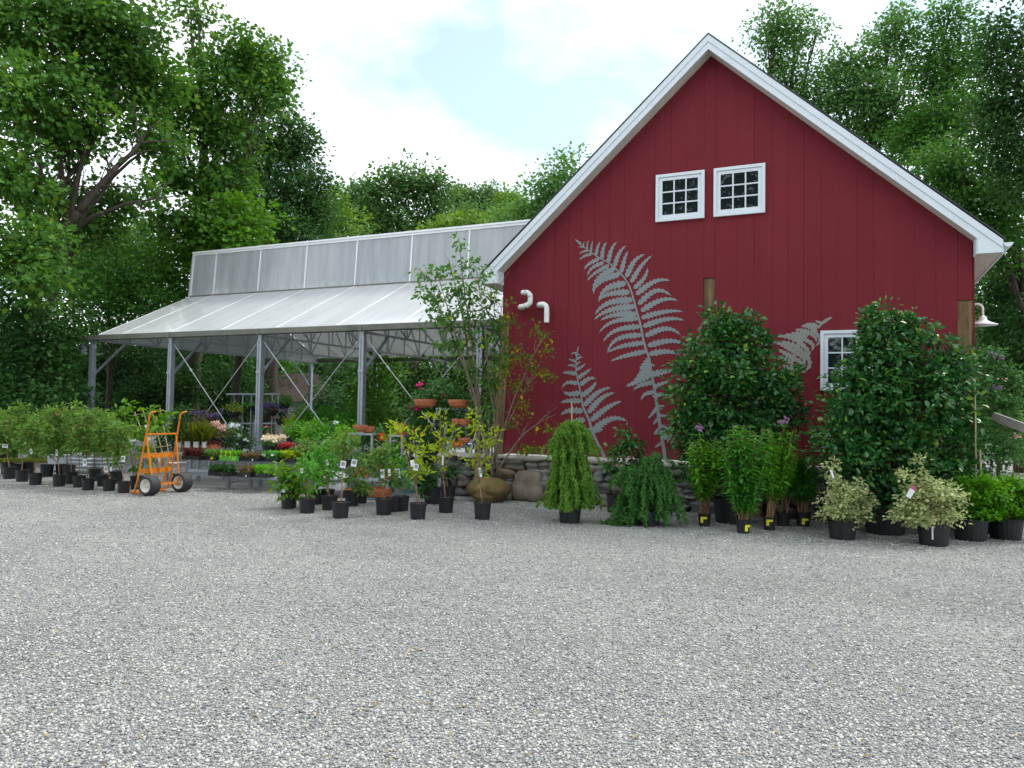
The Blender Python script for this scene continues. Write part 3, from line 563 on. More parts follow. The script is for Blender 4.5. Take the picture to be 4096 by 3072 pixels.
# ---------------------------------------------------------------- foliage
LEAF = {
 'kite': ([(0,0,0),(.5,.42,.10),(0,1,0),(-.5,.42,.10)], [(0,1,2),(0,2,3)]),
 'oval': ([(0,0,0),(.42,.28,.08),(.46,.62,.09),(0,1,-.05),(-.46,.62,.09),(-.42,.28,.08),(0,.5,0)], [(0,1,6),(1,2,6),(2,3,6),(3,4,6),(4,5,6),(5,0,6)]),
 'lobe': ([(0,0,0),(.50,.16,.06),(.30,.36,.02),(.52,.72,.08),(.16,.66,0),(0,1.05,-.06),(-.16,.66,0),(-.52,.72,.08),(-.30,.36,.02),(-.50,.16,.06)], [(0,1,2),(0,2,4),(2,3,4),(0,4,6),(4,5,6),(6,7,8),(0,6,8),(0,8,9)]),
 'lance': ([(0,0,0),(.5,.35,.08),(.0,1,-.12),(-.5,.35,.08)], [(0,1,2),(0,2,3)]),
}
def unit(a): return a/np.maximum(np.linalg.norm(a, axis=-1, keepdims=True), 1e-9)
def leaf_arrays(P, T, Nn, ln, wd, shape):
    tv, tf = LEAF[shape]; tv = np.array(tv); tf = np.array(tf); T = unit(T); S = unit(np.cross(T, Nn)); Nn = np.cross(S, T)
    V = P[:, None] + tv[None, :, 0, None]*(wd[:, None, None]*S[:, None]) + tv[None, :, 1, None]*(ln[:, None, None]*T[:, None]) + tv[None, :, 2, None]*(ln[:, None, None]*Nn[:, None])
    F = tf[None] + (np.arange(len(P))*len(tv))[:, None, None]
    return V.reshape(-1, 3), F.reshape(-1, 3)
def merge(parts):
    Vs, Fs, n = [], [], 0
    for V, F in parts: Vs.append(V); Fs.append(F+n); n += len(V)
    return np.concatenate(Vs), np.concatenate(Fs)
def leaves_obj(name, parts, m, parent):
    V, F = merge(parts); return mesh_obj(name, V-WL[parent.name], F, m, parent, None)
def crown(R, blobs, dens, lpc, cr, size, shape='kite', asp=.62, shell=2.4, up=.75, droop=.25, flat=.6, lowcut=None):
    """leaf sprays through ellipsoid blobs. dens: sprays per square metre of blob surface; lpc: leaves per spray; cr: spray radius"""
    out = []
    for (c, rad) in blobs:
        c = np.array(c); rad = np.array(rad); p = 1.6; ar = 4*math.pi*(((rad[0]*rad[1])**p+(rad[0]*rad[2])**p+(rad[1]*rad[2])**p)/3)**(1/p)
        n = max(3, int(ar*dens)); d = unit(R.normal(size=(n, 3))); r = R.uniform(.02, 1, n)**(1/shell)
        ctr = d*r[:, None]; bump = 1+.16*np.sin(3.1*ctr[:, 0]*2+rad[0]*9)*np.cos(2.7*ctr[:, 1]*2+c[0])+.10*R.normal(size=n)
        O = c + np.stack([ctr[:, 0]*rad[0], ctr[:, 1]*rad[1], ctr[:, 2]*rad[2]], 1)*bump[:, None]
        m = n*lpc; idx = np.repeat(np.arange(n), lpc); off = R.normal(size=(m, 3)); off *= (R.uniform(.15, 1, m)**.6/np.maximum(np.linalg.norm(off, axis=1), 1e-6))[:, None]
        sc = cr*R.uniform(.6, 1.35, n)[idx]; off *= sc[:, None]; off[:, 2] *= flat
        # each spray tilts with the outside of the crown
        outd = d[idx]; P = O[idx]+off; P[:, 2] -= .35*np.linalg.norm(off[:, :2], axis=1)**2/np.maximum(sc, .01)
        T = off/np.maximum(sc, .01)[:, None]*1.1 + outd*.35 + R.normal(size=(m, 3))*.4; T[:, 2] -= droop
        ns = (np.array([0, 0, up]) + d*.45 + R.normal(size=(n, 3))*.28)[idx]; Nn = ns + R.normal(size=(m, 3))*.30
        ln = size*R.uniform(.5, 1.3, m); w_ = ln*asp*R.uniform(.85, 1.15, m)
        if lowcut is not None: k = P[:, 2] > lowcut; P, T, Nn, ln, w_ = P[k], T[k], Nn[k], ln[k], w_[k]
        if len(P): out.append(leaf_arrays(P, T, Nn, ln, w_, shape))
    return out
def blob(px, py, rx, ry, D, dz=1.):
    """crown blob seen at px,py with half-sizes rx,ry (survey pixels) standing D metres away"""
    return at(px, py, D), rx*D/FPX, ry*D/FPX, dz
def blobs3(bl):
    """to world ellipsoids; a blob is as deep as it is wide"""
    res = []
    for (c, a, b, dz) in bl: res.append((c, (a*(.9+.1*dz), a*dz, b)))
    return res
def limb(mb, R, p, q, r0, r1, n=9, sag=0., wob=.05, sides=8):
    p = np.array(p, float); q = np.array(q, float); L = np.linalg.norm(q-p); t = np.linspace(0, 1, n)[:, None]
    w = np.cumsum(R.normal(size=(n, 3)), 0)*wob*L/math.sqrt(n); w -= t*w[-1]
    P = p+(q-p)*t+w*np.sin(math.pi*t)**.5; P[:, 2] += (sag*L*4*t*(1-t))[:, 0]
    mb.tube(P, np.linspace(r0, r1, n), sides); return P
def tree(label, seed, base, bl, lm, leaf, dens, lpc, cr, bark='bark', tr=.3, fork=None, group=None, shape='kite', name='tree', limbs=10, twigs=True, cat='tree', **kw):
    R = np.random.default_rng(seed); base = np.array(base, float); t = thing(name, base, label, cat, group)
    B3 = blobs3(bl); tb = MB()
    cen = np.mean([c for c, r in B3], axis=0); zlow = min(c[2]-r[2] for c, r in B3)
    fk = np.array(fork, float) if fork is not None else np.array([base[0]*.6+cen[0]*.4, base[1]*.6+cen[1]*.4, max(base[2]+1.2, zlow*.6+cen[2]*.4)])
    tk = limb(tb, R, base-np.array([0, 0, .1]), fk, tr, tr*.62, 9, 0, .02, 10)
    for (c, r) in sorted(B3, key=lambda q: -q[1][0])[:limbs]:
        s0 = tk[R.integers(5, 9)]; e = c+np.array([0, 0, -.1*r[2]])
        P = limb(tb, R, s0, e, tr*.42, tr*.10, 9, .06, .05, 6)
        if twigs:
            for k in range(5):
                d = unit(R.normal(size=3)); d[2] = abs(d[2])*.6; limb(tb, R, P[R.integers(3, 9)], c+d*np.array(r)*.85, tr*.11, tr*.025, 6, .05, .07, 4)
    tb.build('trunk', M[bark], t, smooth=True)
    leaves_obj('crown', crown(R, B3, dens, lpc, cr, leaf, shape, **kw), M[lm], t)
    return t
def gpt(px, D, z=0.):
    """ground point under column px at depth D"""
    h = FWH*D/ (FWH@FW) ; P = CAM + RT*((px-2048)/FPX*D) + FW*D; return np.array([P[0], P[1], z])
def hillz(P): return float(np.clip((P[1]-38)/90, 0, 1)**1.3*14)

# ---- the trees on the left
D0 = 21.
plane = [blob(60,120,330,260,22), blob(420,60,240,190,22.5), blob(150,420,260,200,21), blob(480,330,190,170,23), blob(40,700,200,140,20.5), blob(300,560,120,90,22.5),
         blob(440,800,120,80,24), blob(340,900,130,60,23.5), blob(620,560,110,80,23.5), blob(600,760,60,45,22.5), blob(90,960,180,110,19.5), blob(160,1100,110,90,19), blob(560,190,110,110,23), blob(20,1080,110,110,19.5), blob(230,740,90,60,23.5), blob(640,330,70,90,23.5)]
b0 = gpt(20, 21.5)
tree('big leaning plane tree at the left, its bare limb slanting up towards the sky', 11, b0, plane, 'syc', .155, 3.1, 44, .70, 'barkd', .26, fork=at(160,1030,21.6), shape='lobe', limbs=13, asp=.95, shell=2.0, up=.6)
# its slanting visible limbs
lb = MB(); R_ = np.random.default_rng(5)
limb(lb, R_, at(60,1150,21.4), at(313,844,21.6), .17, .12, 10, 0, .02, 10); limb(lb, R_, at(313,844,21.6), at(470,663,22), .115, .075, 9, 0, .02, 9); limb(lb, R_, at(470,663,22), at(640,480,22.8), .075, .014, 10, .03, .04, 8)
limb(lb, R_, at(285,930,21.5), at(420,850,21.2), .085, .05, 8, .05, .03, 8); limb(lb, R_, at(420,850,21.2), at(720,780,21), .05, .012, 12, .06, .04, 6); limb(lb, R_, at(390,750,21.8), at(560,760,22), .04, .01, 8, .05, .06, 6); limb(lb, R_, at(190,1090,21.4), at(330,1110,20.5), .05, .015, 8, .02, .05, 6)
for (x0, y0, x1, y1) in ((440,690,420,560),(500,630,610,600),(350,800,330,660),(520,800,600,860),(620,790,690,720),(560,560,540,420),(300,860,230,760),(560,570,700,560)): limb(lb, R_, at(x0,y0,21.9), at(x1,y1,22.2), .035, .008, 8, .04, .07, 5)
lb.build('bare_limb', M['barkd'], [o for o in bpy.data.objects if o.name == 'tree'][0], smooth=True)
tree('tall plane tree behind the leaning one, reaching furthest into the white sky', 12, gpt(760, 27), [blob(790,70,80,48,27), blob(770,40,40,30,27), blob(900,230,150,110,27), blob(1050,250,120,110,27.5), blob(820,380,170,110,26.5), blob(1040,380,120,90,27), blob(700,500,120,90,26), blob(900,520,150,100,26.5), blob(1120,330,60,60,27), blob(690,690,110,80,26), blob(880,700,130,90,26), blob(760,880,150,70,25.5)],
     'syc', .16, 2.8, 42, .72, 'bark', .26, shape='lobe', limbs=12, asp=.95, shell=2.1, up=.6)
tree('dense dark oak standing between the plane trees and the canopy roof', 13, gpt(1080, 31), [blob(1080,520,150,90,31), blob(1180,560,110,80,31), blob(1160,700,140,120,30.5), blob(1010,640,120,110,31.5), blob(1250,760,80,90,31), blob(1060,830,210,110,30), blob(1280,870,90,70,30.5), blob(1140,930,180,70,30), blob(920,900,120,100,30)],
     'oak', .17, 4.2, 34, .72, 'barkd', .3, limbs=10, shell=2.6)
tree('bushy bright maple overhanging the clerestory end of the canopy', 14, gpt(960, 25.5), [blob(900,830,110,80,25.5), blob(1000,870,90,70,25.5), blob(840,930,120,70,25), blob(980,960,120,55,25), blob(760,1000,110,80,25)],
     'bright', .165, 4., 30, .62, 'bark', .16, shape='lobe', asp=.9)
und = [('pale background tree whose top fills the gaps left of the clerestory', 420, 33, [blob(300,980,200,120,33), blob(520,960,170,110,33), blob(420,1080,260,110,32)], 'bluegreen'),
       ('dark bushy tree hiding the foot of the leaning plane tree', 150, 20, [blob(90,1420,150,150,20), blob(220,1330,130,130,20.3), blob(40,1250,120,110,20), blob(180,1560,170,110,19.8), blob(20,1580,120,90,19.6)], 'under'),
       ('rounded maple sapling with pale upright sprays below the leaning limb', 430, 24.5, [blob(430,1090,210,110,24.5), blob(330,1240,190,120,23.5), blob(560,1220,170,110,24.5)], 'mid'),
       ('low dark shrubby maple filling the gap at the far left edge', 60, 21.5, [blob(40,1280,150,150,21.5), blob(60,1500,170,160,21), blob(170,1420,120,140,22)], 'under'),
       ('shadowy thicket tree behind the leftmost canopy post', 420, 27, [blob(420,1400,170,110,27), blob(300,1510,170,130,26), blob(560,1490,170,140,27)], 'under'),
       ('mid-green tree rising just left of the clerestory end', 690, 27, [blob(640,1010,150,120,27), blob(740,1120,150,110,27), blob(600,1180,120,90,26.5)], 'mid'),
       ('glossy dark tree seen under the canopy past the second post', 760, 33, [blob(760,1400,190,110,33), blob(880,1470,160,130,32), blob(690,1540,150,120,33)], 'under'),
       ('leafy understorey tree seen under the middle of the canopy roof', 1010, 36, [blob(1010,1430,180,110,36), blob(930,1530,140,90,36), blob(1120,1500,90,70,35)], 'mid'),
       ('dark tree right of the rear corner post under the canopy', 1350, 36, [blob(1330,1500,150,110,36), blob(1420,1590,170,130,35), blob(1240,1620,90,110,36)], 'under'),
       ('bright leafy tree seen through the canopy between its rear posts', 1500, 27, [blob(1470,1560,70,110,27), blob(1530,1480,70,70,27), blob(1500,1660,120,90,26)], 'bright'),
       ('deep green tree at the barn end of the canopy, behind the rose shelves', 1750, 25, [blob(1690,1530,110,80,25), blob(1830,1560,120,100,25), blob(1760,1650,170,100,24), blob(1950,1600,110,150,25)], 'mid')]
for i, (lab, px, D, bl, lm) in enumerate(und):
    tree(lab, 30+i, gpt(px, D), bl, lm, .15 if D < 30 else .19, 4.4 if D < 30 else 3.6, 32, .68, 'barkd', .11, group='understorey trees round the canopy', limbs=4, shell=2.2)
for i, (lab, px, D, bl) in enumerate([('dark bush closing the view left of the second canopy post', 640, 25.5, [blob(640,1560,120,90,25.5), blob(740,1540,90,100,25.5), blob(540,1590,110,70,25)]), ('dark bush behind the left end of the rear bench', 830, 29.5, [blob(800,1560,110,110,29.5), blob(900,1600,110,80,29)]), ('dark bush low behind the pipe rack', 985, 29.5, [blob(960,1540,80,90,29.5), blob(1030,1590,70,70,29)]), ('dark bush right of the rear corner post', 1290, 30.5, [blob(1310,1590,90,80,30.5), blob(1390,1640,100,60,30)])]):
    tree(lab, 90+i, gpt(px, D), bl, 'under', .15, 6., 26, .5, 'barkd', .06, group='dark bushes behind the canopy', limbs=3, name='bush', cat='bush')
# ---- far trees over the roof
far = [('round-headed far oak with sky showing through its middle', 1650, 58, [blob(1560,760,110,75,58), blob(1650,710,130,55,58), blob(1740,760,90,70,58), blob(1600,870,120,60,58), blob(1720,870,110,70,58)], 'far', 2.1),
       ('far tree with a blunt top left of the round-headed oak', 1440, 60, [blob(1440,770,110,60,60), blob(1390,850,110,70,60), blob(1500,880,100,70,58)], 'far', 3.),
       ('yellow-green far tree sloping down to the canopy ridge', 1330, 50, [blob(1310,800,70,60,50), blob(1370,900,80,70,50), blob(1300,920,90,60,50)], 'farlight', 3.2),
       ('low hazy far tree on the rise right of the round-headed oak', 1900, 75, [blob(1850,810,110,60,75), blob(1960,810,120,60,75), blob(1900,900,190,70,72)], 'far', 3.),
       ('sunny low far tree just above the ridge cap', 1840, 52, [blob(1850,890,100,35,52), blob(1760,930,80,40,52)], 'farlight', 3.2),
       ('far tree with a feathery top against the barn rake', 2230, 46, [blob(2270,690,90,80,46), blob(2190,780,120,90,46), blob(2110,860,110,70,46), blob(2300,830,110,110,46)], 'bluegreen', 3.),
       ('small far tree peeping between the oak and the rake trees', 2050, 66, [blob(2040,820,70,55,66), blob(2080,880,110,60,62)], 'farlight', 3.)]
for i, (lab, px, D, bl, lm, dn) in enumerate(far):
    b = gpt(px, D); b[2] = hillz(b)
    tree(lab, 50+i, b, bl, lm, .34 if D > 50 else .27, dn*.5, 36, 1.15, 'barkd', .3, group='far trees over the canopy ridge', limbs=6, twigs=False, shell=2.2)
# ---- behind the barn on the right
rt = [('slender tree with a feathery top standing clear above the right rake', 3150, 27, [blob(3110,50,60,60,27), blob(3060,110,70,50,27), blob(3180,120,90,70,27), blob(3270,110,40,30,27), blob(3120,220,90,70,27), blob(3180,320,110,70,27), blob(3240,420,110,80,27)], 'bluegreen', .15, 4.2),
      ('tall spreading tree behind the middle of the right roof slope', 3460, 27, [blob(3480,480,150,80,27), blob(3600,520,110,90,27.5), blob(3590,60,50,60,27), blob(3560,160,90,80,27), blob(3420,250,130,80,27), blob(3640,250,60,90,27), blob(3380,360,130,90,27), blob(3530,380,120,90,26), blob(3650,110,40,50,27)], 'bluegreen', .16, 4.0),
      ('airy tree with pale tips between the spreading tree and the dark one', 3780, 26, [blob(3760,560,140,90,26), blob(3900,400,90,110,26), blob(3880,200,70,90,26), blob(3800,70,90,80,26), blob(3790,210,110,100,26), blob(3740,330,110,90,26), blob(3700,470,110,70,25), blob(3830,430,120,90,25), blob(3640,560,120,70,25)], 'mid', .16, 4.0),
      ('dark close tree filling the top right corner', 4420, 19, [blob(4010,420,100,90,19.5), blob(4080,680,100,110,19), blob(4060,120,110,120,19), blob(4090,330,110,120,19), blob(3980,270,80,70,19.5), blob(4050,560,120,120,19), blob(3960,520,90,70,20)], 'oak', .15, 4.8),
      ('leafy tree leaning over the right eave of the barn', 4180, 22, [blob(3820,760,110,80,22.5), blob(3960,900,110,90,22), blob(3760,640,130,80,22), blob(3900,700,140,100,22), blob(4040,760,130,110,21), blob(3880,820,140,80,22), blob(4040,920,110,90,21), blob(4000,1040,80,80,22)], 'mid', .15, 4.4),
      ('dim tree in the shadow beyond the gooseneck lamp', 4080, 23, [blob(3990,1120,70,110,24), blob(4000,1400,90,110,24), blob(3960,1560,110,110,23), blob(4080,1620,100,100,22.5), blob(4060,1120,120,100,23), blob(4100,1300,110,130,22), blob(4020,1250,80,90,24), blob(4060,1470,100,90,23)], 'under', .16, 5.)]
for i, (lab, px, D, bl, lm, lf, dn) in enumerate(rt):
    tree(lab, 70+i, gpt(px, D), bl, lm, lf*.88, dn*1.3, 40, .66, 'barkd', .2, group='trees behind the barn on the right', limbs=8, shell=2.1)
tree('low green bush beyond the flowering shrub at the right edge', 76, gpt(3990, 17.5), [blob(3930,1720,90,80,17.5), blob(4040,1700,90,90,17.5), blob(3980,1780,90,50,17), blob(4110,1760,70,60,17.2)], 'mid', .10, 9., 20, .35, 'barkd', .05, limbs=3, name='bush', cat='bush')
# ---- distant wood that reads as one mass on the rise behind everything
R_ = np.random.default_rng(99); ws = []
for k in range(95):
    px = -500+k*52+R_.uniform(-30, 30); D = R_.uniform(62, 95); b = gpt(px, D); zh = hillz(b)
    hgt = R_.uniform(7, 10) if px < 2400 else R_.uniform(9, 13)
    ws.append((np.array([b[0], b[1], zh+hgt*.45]), (R_.uniform(2.6, 4.2), R_.uniform(2.6, 4.2), hgt*.55)))
for k in range(60):
    px = -300+k*78+R_.uniform(-30, 30); D = R_.uniform(40, 48); b = gpt(px, D); zh = hillz(b)
    ws.append((np.array([b[0], b[1], zh+1.6]), (R_.uniform(2., 3.), R_.uniform(2., 3.), R_.uniform(1.8, 2.6))))
V, F = merge(crown(R_, ws, .75, 16, 1.1, .42, 'kite', shell=2.6)); tag(mesh_obj('distant_woods', V, F, M['far'], None, (0, 0, 0)), kind='stuff')
# ---- trees across the yard, seen as reflections in the window panes
for i, (x, y, s) in enumerate([(-9, -25, 1.1), (-3.2, -27, 1.25), (1.6, -24.5, 1.15), (6.4, -26, 1.2), (12.5, -26, 1.1)]):
    R2 = np.random.default_rng(200+i); c = np.array([x, y, 0.]); bl = [(c+np.array([0, 0, 8*s]), 3.*s, 3.4*s, 1.), (c+np.array([1.6*s, .5, 11.5*s]), 2.4*s, 2.6*s, 1.), (c+np.array([-1.5*s, -.6, 11*s]), 2.5*s, 2.6*s, 1.), (c+np.array([0, 0, 4.2*s]), 2.8*s, 2.4*s, 1.), (c+np.array([.4, 0, 1.6*s]), 2.6*s, 1.5*s, 1.)]
    tree(['broad tree across the yard, mirrored at the far left of the row', 'tall tree across the yard, mirrored in the left gable window', 'domed tree across the yard, mirrored in the right gable window', 'leafy tree across the yard, mirrored in the low window', 'tree across the yard at the right end of the mirrored row'][i], 200+i, c, bl, 'oak', .34, 1.1, 14, .95, 'barkd', .3, group='trees mirrored in the window panes', limbs=4, twigs=False)
# ---------------------------------------------------------------- stone wall and boulders
R_ = np.random.default_rng(21)
def rock(mb, c, r, seed, rough=.16, flat=1.0, n=14, m=9, boxy=2.6):
    R = np.random.default_rng(seed); c = np.array(c); V = []; F = []
    ph = R.uniform(0, 6.3, 8); fr = R.uniform(1.2, 3.2, 8)
    for i in range(m):
        th = math.pi*(i+.5)/m
        for j in range(n):
            a = 2*math.pi*j/n; d = np.array([math.sin(th)*math.cos(a), math.sin(th)*math.sin(a), math.cos(th)])
            k = (abs(d[0])**boxy+abs(d[1])**boxy+abs(d[2])**boxy)**(-1/boxy)
            s = 1+rough*(math.sin(fr[0]*d[0]*2+ph[0])+math.sin(fr[1]*d[1]*2+ph[1])+math.sin(fr[2]*d[2]*2+ph[2]))*.4+rough*.25*R.normal()*.5
            V.append(c+d*k*s*np.array(r))
    V.append(c+np.array([0, 0, r[2]*.98])); V.append(c-np.array([0, 0, r[2]*.98])); t = n*m
    for i in range(m-1):
        for j in range(n): l = (j+1) % n; F.append((i*n+j, (i+1)*n+j, (i+1)*n+l, i*n+l))
    for j in range(n): l = (j+1) % n; F.append((t, j, l)); F.append((t+1, (m-1)*n+l, (m-1)*n+j))
    mb.raw(V, F)
sw = thing('stone_wall', (3, -.15, 0), 'low dry-laid wall of mixed field stones with flat caps along the barn foot', 'stone wall')
mb = MB(); z = 0.0; row = 0; sid = 0
rows = [.2, .19, .18, .15]
while row < 4:
    hgt = rows[row]; x = -1.15-R_.uniform(0, .2)
    while x < 7.7:
        wd_ = R_.uniform(.16, .42) if row else R_.uniform(.25, .55); dz = R_.uniform(-.03, .03)
        if R_.random() < .18 and wd_ > .2:
            for q in (.27, .75): rock(mb, (x+wd_/2, -.19+R_.uniform(-.025, .03), z+hgt*q), (wd_*.5, .14, hgt*.27), 1000+sid, rough=.36, boxy=4.); sid += 1
        else: rock(mb, (x+wd_/2, -.19+R_.uniform(-.035, .03), z+hgt/2+dz*.4), (wd_*.51, .15, hgt*.54), 1000+sid, rough=.36, boxy=R_.uniform(3.2, 6.5))
        sid += 1; x += wd_*.98
    z += hgt*.985; row += 1
mb.build('stones', M['stone'], sw, smooth=True)
mb = MB(); x = -1.2
while x < 7.8:
    wd_ = R_.uniform(.45, .95); rock(mb, (x+wd_/2, -.19+R_.uniform(-.03, .02), .765+R_.uniform(-.012, .012)), (wd_*.505, .19, .05), 3000+sid, rough=.08, boxy=4.5); sid += 1; x += wd_
mb.build('cap_stones', M['cap'], sw, smooth=True)
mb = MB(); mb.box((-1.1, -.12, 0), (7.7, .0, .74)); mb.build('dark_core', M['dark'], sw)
def boulder(px, by, rx, ry, lab, m='boulder', D=None, seed=1, boxy=2.4, rough=.2, grp=None):
    P = G(px, by) if D is None else gpt(px, D); D = depth(P); a = rx*D/FPX; b = ry*D/FPX; t = MB(); rock(t, P+FWH*a*.7+np.array([0, 0, b*.85]), (a, a*.75, b), seed, rough, 1, 28, 18, boxy)
    return tag(t.build('boulder', M[m], None, P, smooth=True), lab, 'boulder', grp)
boulder(2117, 2008, 63, 66, 'big angular brown boulder leaning on the stone wall left of the weeping conifer', seed=5, boxy=3.0, rough=.24)
boulder(2033, 2003, 18, 24, 'small pale wedge stone between the root ball and the big boulder', seed=8, boxy=2.6, rough=.3)
boulder(2392, 2018, 30, 18, 'low brown stone lying at the wall foot right of the weeping conifer', seed=9)
# ---------------------------------------------------------------- plants in pots
def pot(P, w, h, parent, m='pot', name='pot'):
    t = MB(); r = w/2
    t.lathe(P, [(r*.84, 0), (r*.97, h*.86), (r*1.0, h*.865), (r*1.03, h*.99), (r*.98, h), (r*.95, h*.90), (.0, h*.89)], 22); o = t.build(name, M[m], parent, smooth=False)
    s = MB(); s.lathe(P, [(r*.94, h*.9), (r*.5, h*.925), (0, h*.93)], 16, cap=False); s.build('soil', M['soil'], o)
    return o
def ptag(P, w, h, parent, R, pic=True, m='tagw'):
    a = R.uniform(-.5, .5); ax = RTH*math.cos(a)+Z*math.sin(a)*.6; ax /= np.linalg.norm(ax); upv = np.cross(ax, -FWH); upv /= np.linalg.norm(upv); upv *= 1 if upv[2] > 0 else -1
    t = MB(); p = np.array(P); q = [p+ax*i*w/2+upv*j*h/2 for i, j in ((-1,-1),(1,-1),(1,1),(-1,1))]; t.prism(q, FWH*.004); o = t.build('plant_tag', M[m], parent)
    if pic:
        t = MB(); q = [p-FWH*.003+ax*i*w*.32+upv*(j*h*.26+h*.1) for i, j in ((-1,-1),(1,-1),(1,1),(-1,1))]; t.prism(q, FWH*.002); t.build('tag_picture', M['tagp'], o)
KIND = {
 'sapl':  dict(lm='sapl', leaf=.09, dens=105, lpc=9, cr=.13, shape='kite', asp=.5),
 'sapl2': dict(lm='sapl2', leaf=.105, dens=72, lpc=9, cr=.13, shape='oval', asp=.5),
 'gold':  dict(lm='gold', leaf=.10, dens=36, lpc=9, cr=.10, shape='lance', asp=.34, up=.5, droop=-.25),
 'phlox': dict(lm='phlox', leaf=.09, dens=80, lpc=9, cr=.12, shape='lance', asp=.34),
 'phlox2': dict(lm='phlox2', leaf=.09, dens=80, lpc=9, cr=.12, shape='kite', asp=.5),
 'camel': dict(lm='camel', leaf=.08, dens=100, lpc=10, cr=.12, shape='oval', asp=.55),
 'varieg': dict(lm='varieg', leaf=.05, dens=102, lpc=13, cr=.09, shape='oval', asp=.6, droop=0),
 'box':   dict(lm='box', leaf=.05, dens=119, lpc=14, cr=.09, shape='oval', asp=.6, droop=0),
 'rosel': dict(lm='rosel', leaf=.065, dens=84, lpc=9, cr=.12, shape='kite', asp=.6),
 'dusk':  dict(lm='dusk', leaf=.07, dens=57, lpc=9, cr=.12, shape='kite', asp=.55),
 'coleus': dict(lm='coleus', leaf=.075, dens=68, lpc=9, cr=.09, shape='oval', asp=.6),
 'under': dict(lm='under', leaf=.065, dens=95, lpc=10, cr=.12, shape='kite', asp=.6),
 'caladium': dict(lm='fl_coral', leaf=.10, dens=51, lpc=7, cr=.11, shape='oval', asp=.7, up=.3),
}
PN = [500]
def foliage(parent, kind, bl, name='foliage', seed=None, **over):
    cr_ = KIND[kind]['cr']*.45; bl = [(c, max(a*.55, a-cr_), max(b*.55, b-cr_), z) for (c, a, b, z) in bl]
    k = dict(KIND[kind]); k.update(over); PN[0] += 1; R = np.random.default_rng(seed or PN[0])
    leaves_obj(name, crown(R, blobs3(bl), k['dens'], k['lpc'], k['cr'], k['leaf'], k['shape'], asp=k['asp'], shell=k.get('shell', 2.2), up=k.get('up', .7), droop=k.get('droop', .3)), M[k['lm']], parent)
def potted(label, bx, by, pw, ph, kind, bl, stems=1, tags=(), group=None, name='potted_sapling', cat='potted plant', bark='barkt', potm='pot', sr=.011, flowers=None, zb=0., D=None, over={}, tape=None):
    """bl, tags, flowers: survey pixels; the pot's lower rim stands at bx,by"""
    P = G(bx, by) if D is None else gpt(bx, D); D = depth(P); P = P+FWH*(pw*D/FPX*.42); P[2] = zb; D = depth(P)
    t = thing(name, P, label, cat, group); w_, h_ = pw*D/FPX, ph*D/FPX; pt_ = pot(P, w_, h_, t, potm)
    PN[0] += 1; R = np.random.default_rng(PN[0]); top = P+np.array([0, 0, h_*.9]); tb = MB()
    B = [blob(x, y, rx, ry, D+R.uniform(-.05, .05)) for (x, y, rx, ry) in bl]
    if stems == 1:
        hi = max(B, key=lambda q: q[0][2]); mid = np.array([top[0], top[1], B[0][0][2]])*.6+B[0][0]*.4; lo_ = min(q[0][2]-q[2] for q in B)
        p1 = top*.25+np.array([*(top[:2]*.5+B[0][0][:2]*.5), max(lo_, top[2]+.05)])*.75; limb(tb, R, top-Z*.03, p1, sr, sr*.8, 6, 0, .012, 6); limb(tb, R, p1, hi[0]+Z*hi[2]*.5, sr*.8, sr*.25, 7, 0, .02, 6)
        for q in B: limb(tb, R, p1, q[0]+Z*q[2]*.4, sr*.5, sr*.15, 6, .03, .04, 5)
    else:
        for k in range(stems):
            q = B[k % len(B)]; a = R.uniform(-.6, .6, 3); limb(tb, R, top+np.array([R.uniform(-.3, .3)*w_, R.uniform(-.3, .3)*w_, -.02]), q[0]+a*np.array([q[1], q[1], q[2]])*.8, sr*.6, sr*.2, 7, .02, .03, 5)
    tb.build('stem', M[bark], t, smooth=True)
    foliage(t, kind, B, **over)
    for tg in tags:
        x, y, w2, h2 = tg[:4]; ptag(at(x, y, D-.16), w2*D/FPX, h2*D/FPX, t, R, *(tg[4:5]))
    if flowers:
        fm, fl = flowers
        for (x, y, rx, ry) in fl: leaves_obj('flower_head', crown(R, blobs3([blob(x, y, rx, ry, D-.12)]), 260, 6, .03, .04, 'oval', asp=.9, up=.3, droop=0), M['fl_'+fm], t)
    if tape:
        x, y = tape; q = at(x, y, D); ang = math.atan2((q-P)@FWH, (q-P)@RTH); s = MB()
        for (du, dv, ww, hh) in ((0, 0, .075, .028), (-.022, -.03, .034, .05)):
            vs = []
            for i in range(6):
                th = -hp+(du-ww/2+ww*i/5)/(w_/2)+(x-px_of(P))*D/FPX/(w_/2); rr = w_/2*.99+.004+(.0015 if dv == 0 else 0)
                d = RTH*math.cos(th)+FWH*math.sin(th); vs.append((P+d*rr, q[2]+dv))
            v = [tuple(a[:2])+(zz+hh/2,) for a, zz in vs]+[tuple(a[:2])+(zz-hh/2,) for a, zz in vs]; s.raw(v, [(i, i+1, 7+i, 6+i) for i in range(5)])
        s.build('yellow_tape', M['yellow'], pt_)
    return t
def px_of(P): d = np.array(P)-CAM; return 2048+FPX*(d@RT)/(d@FW)
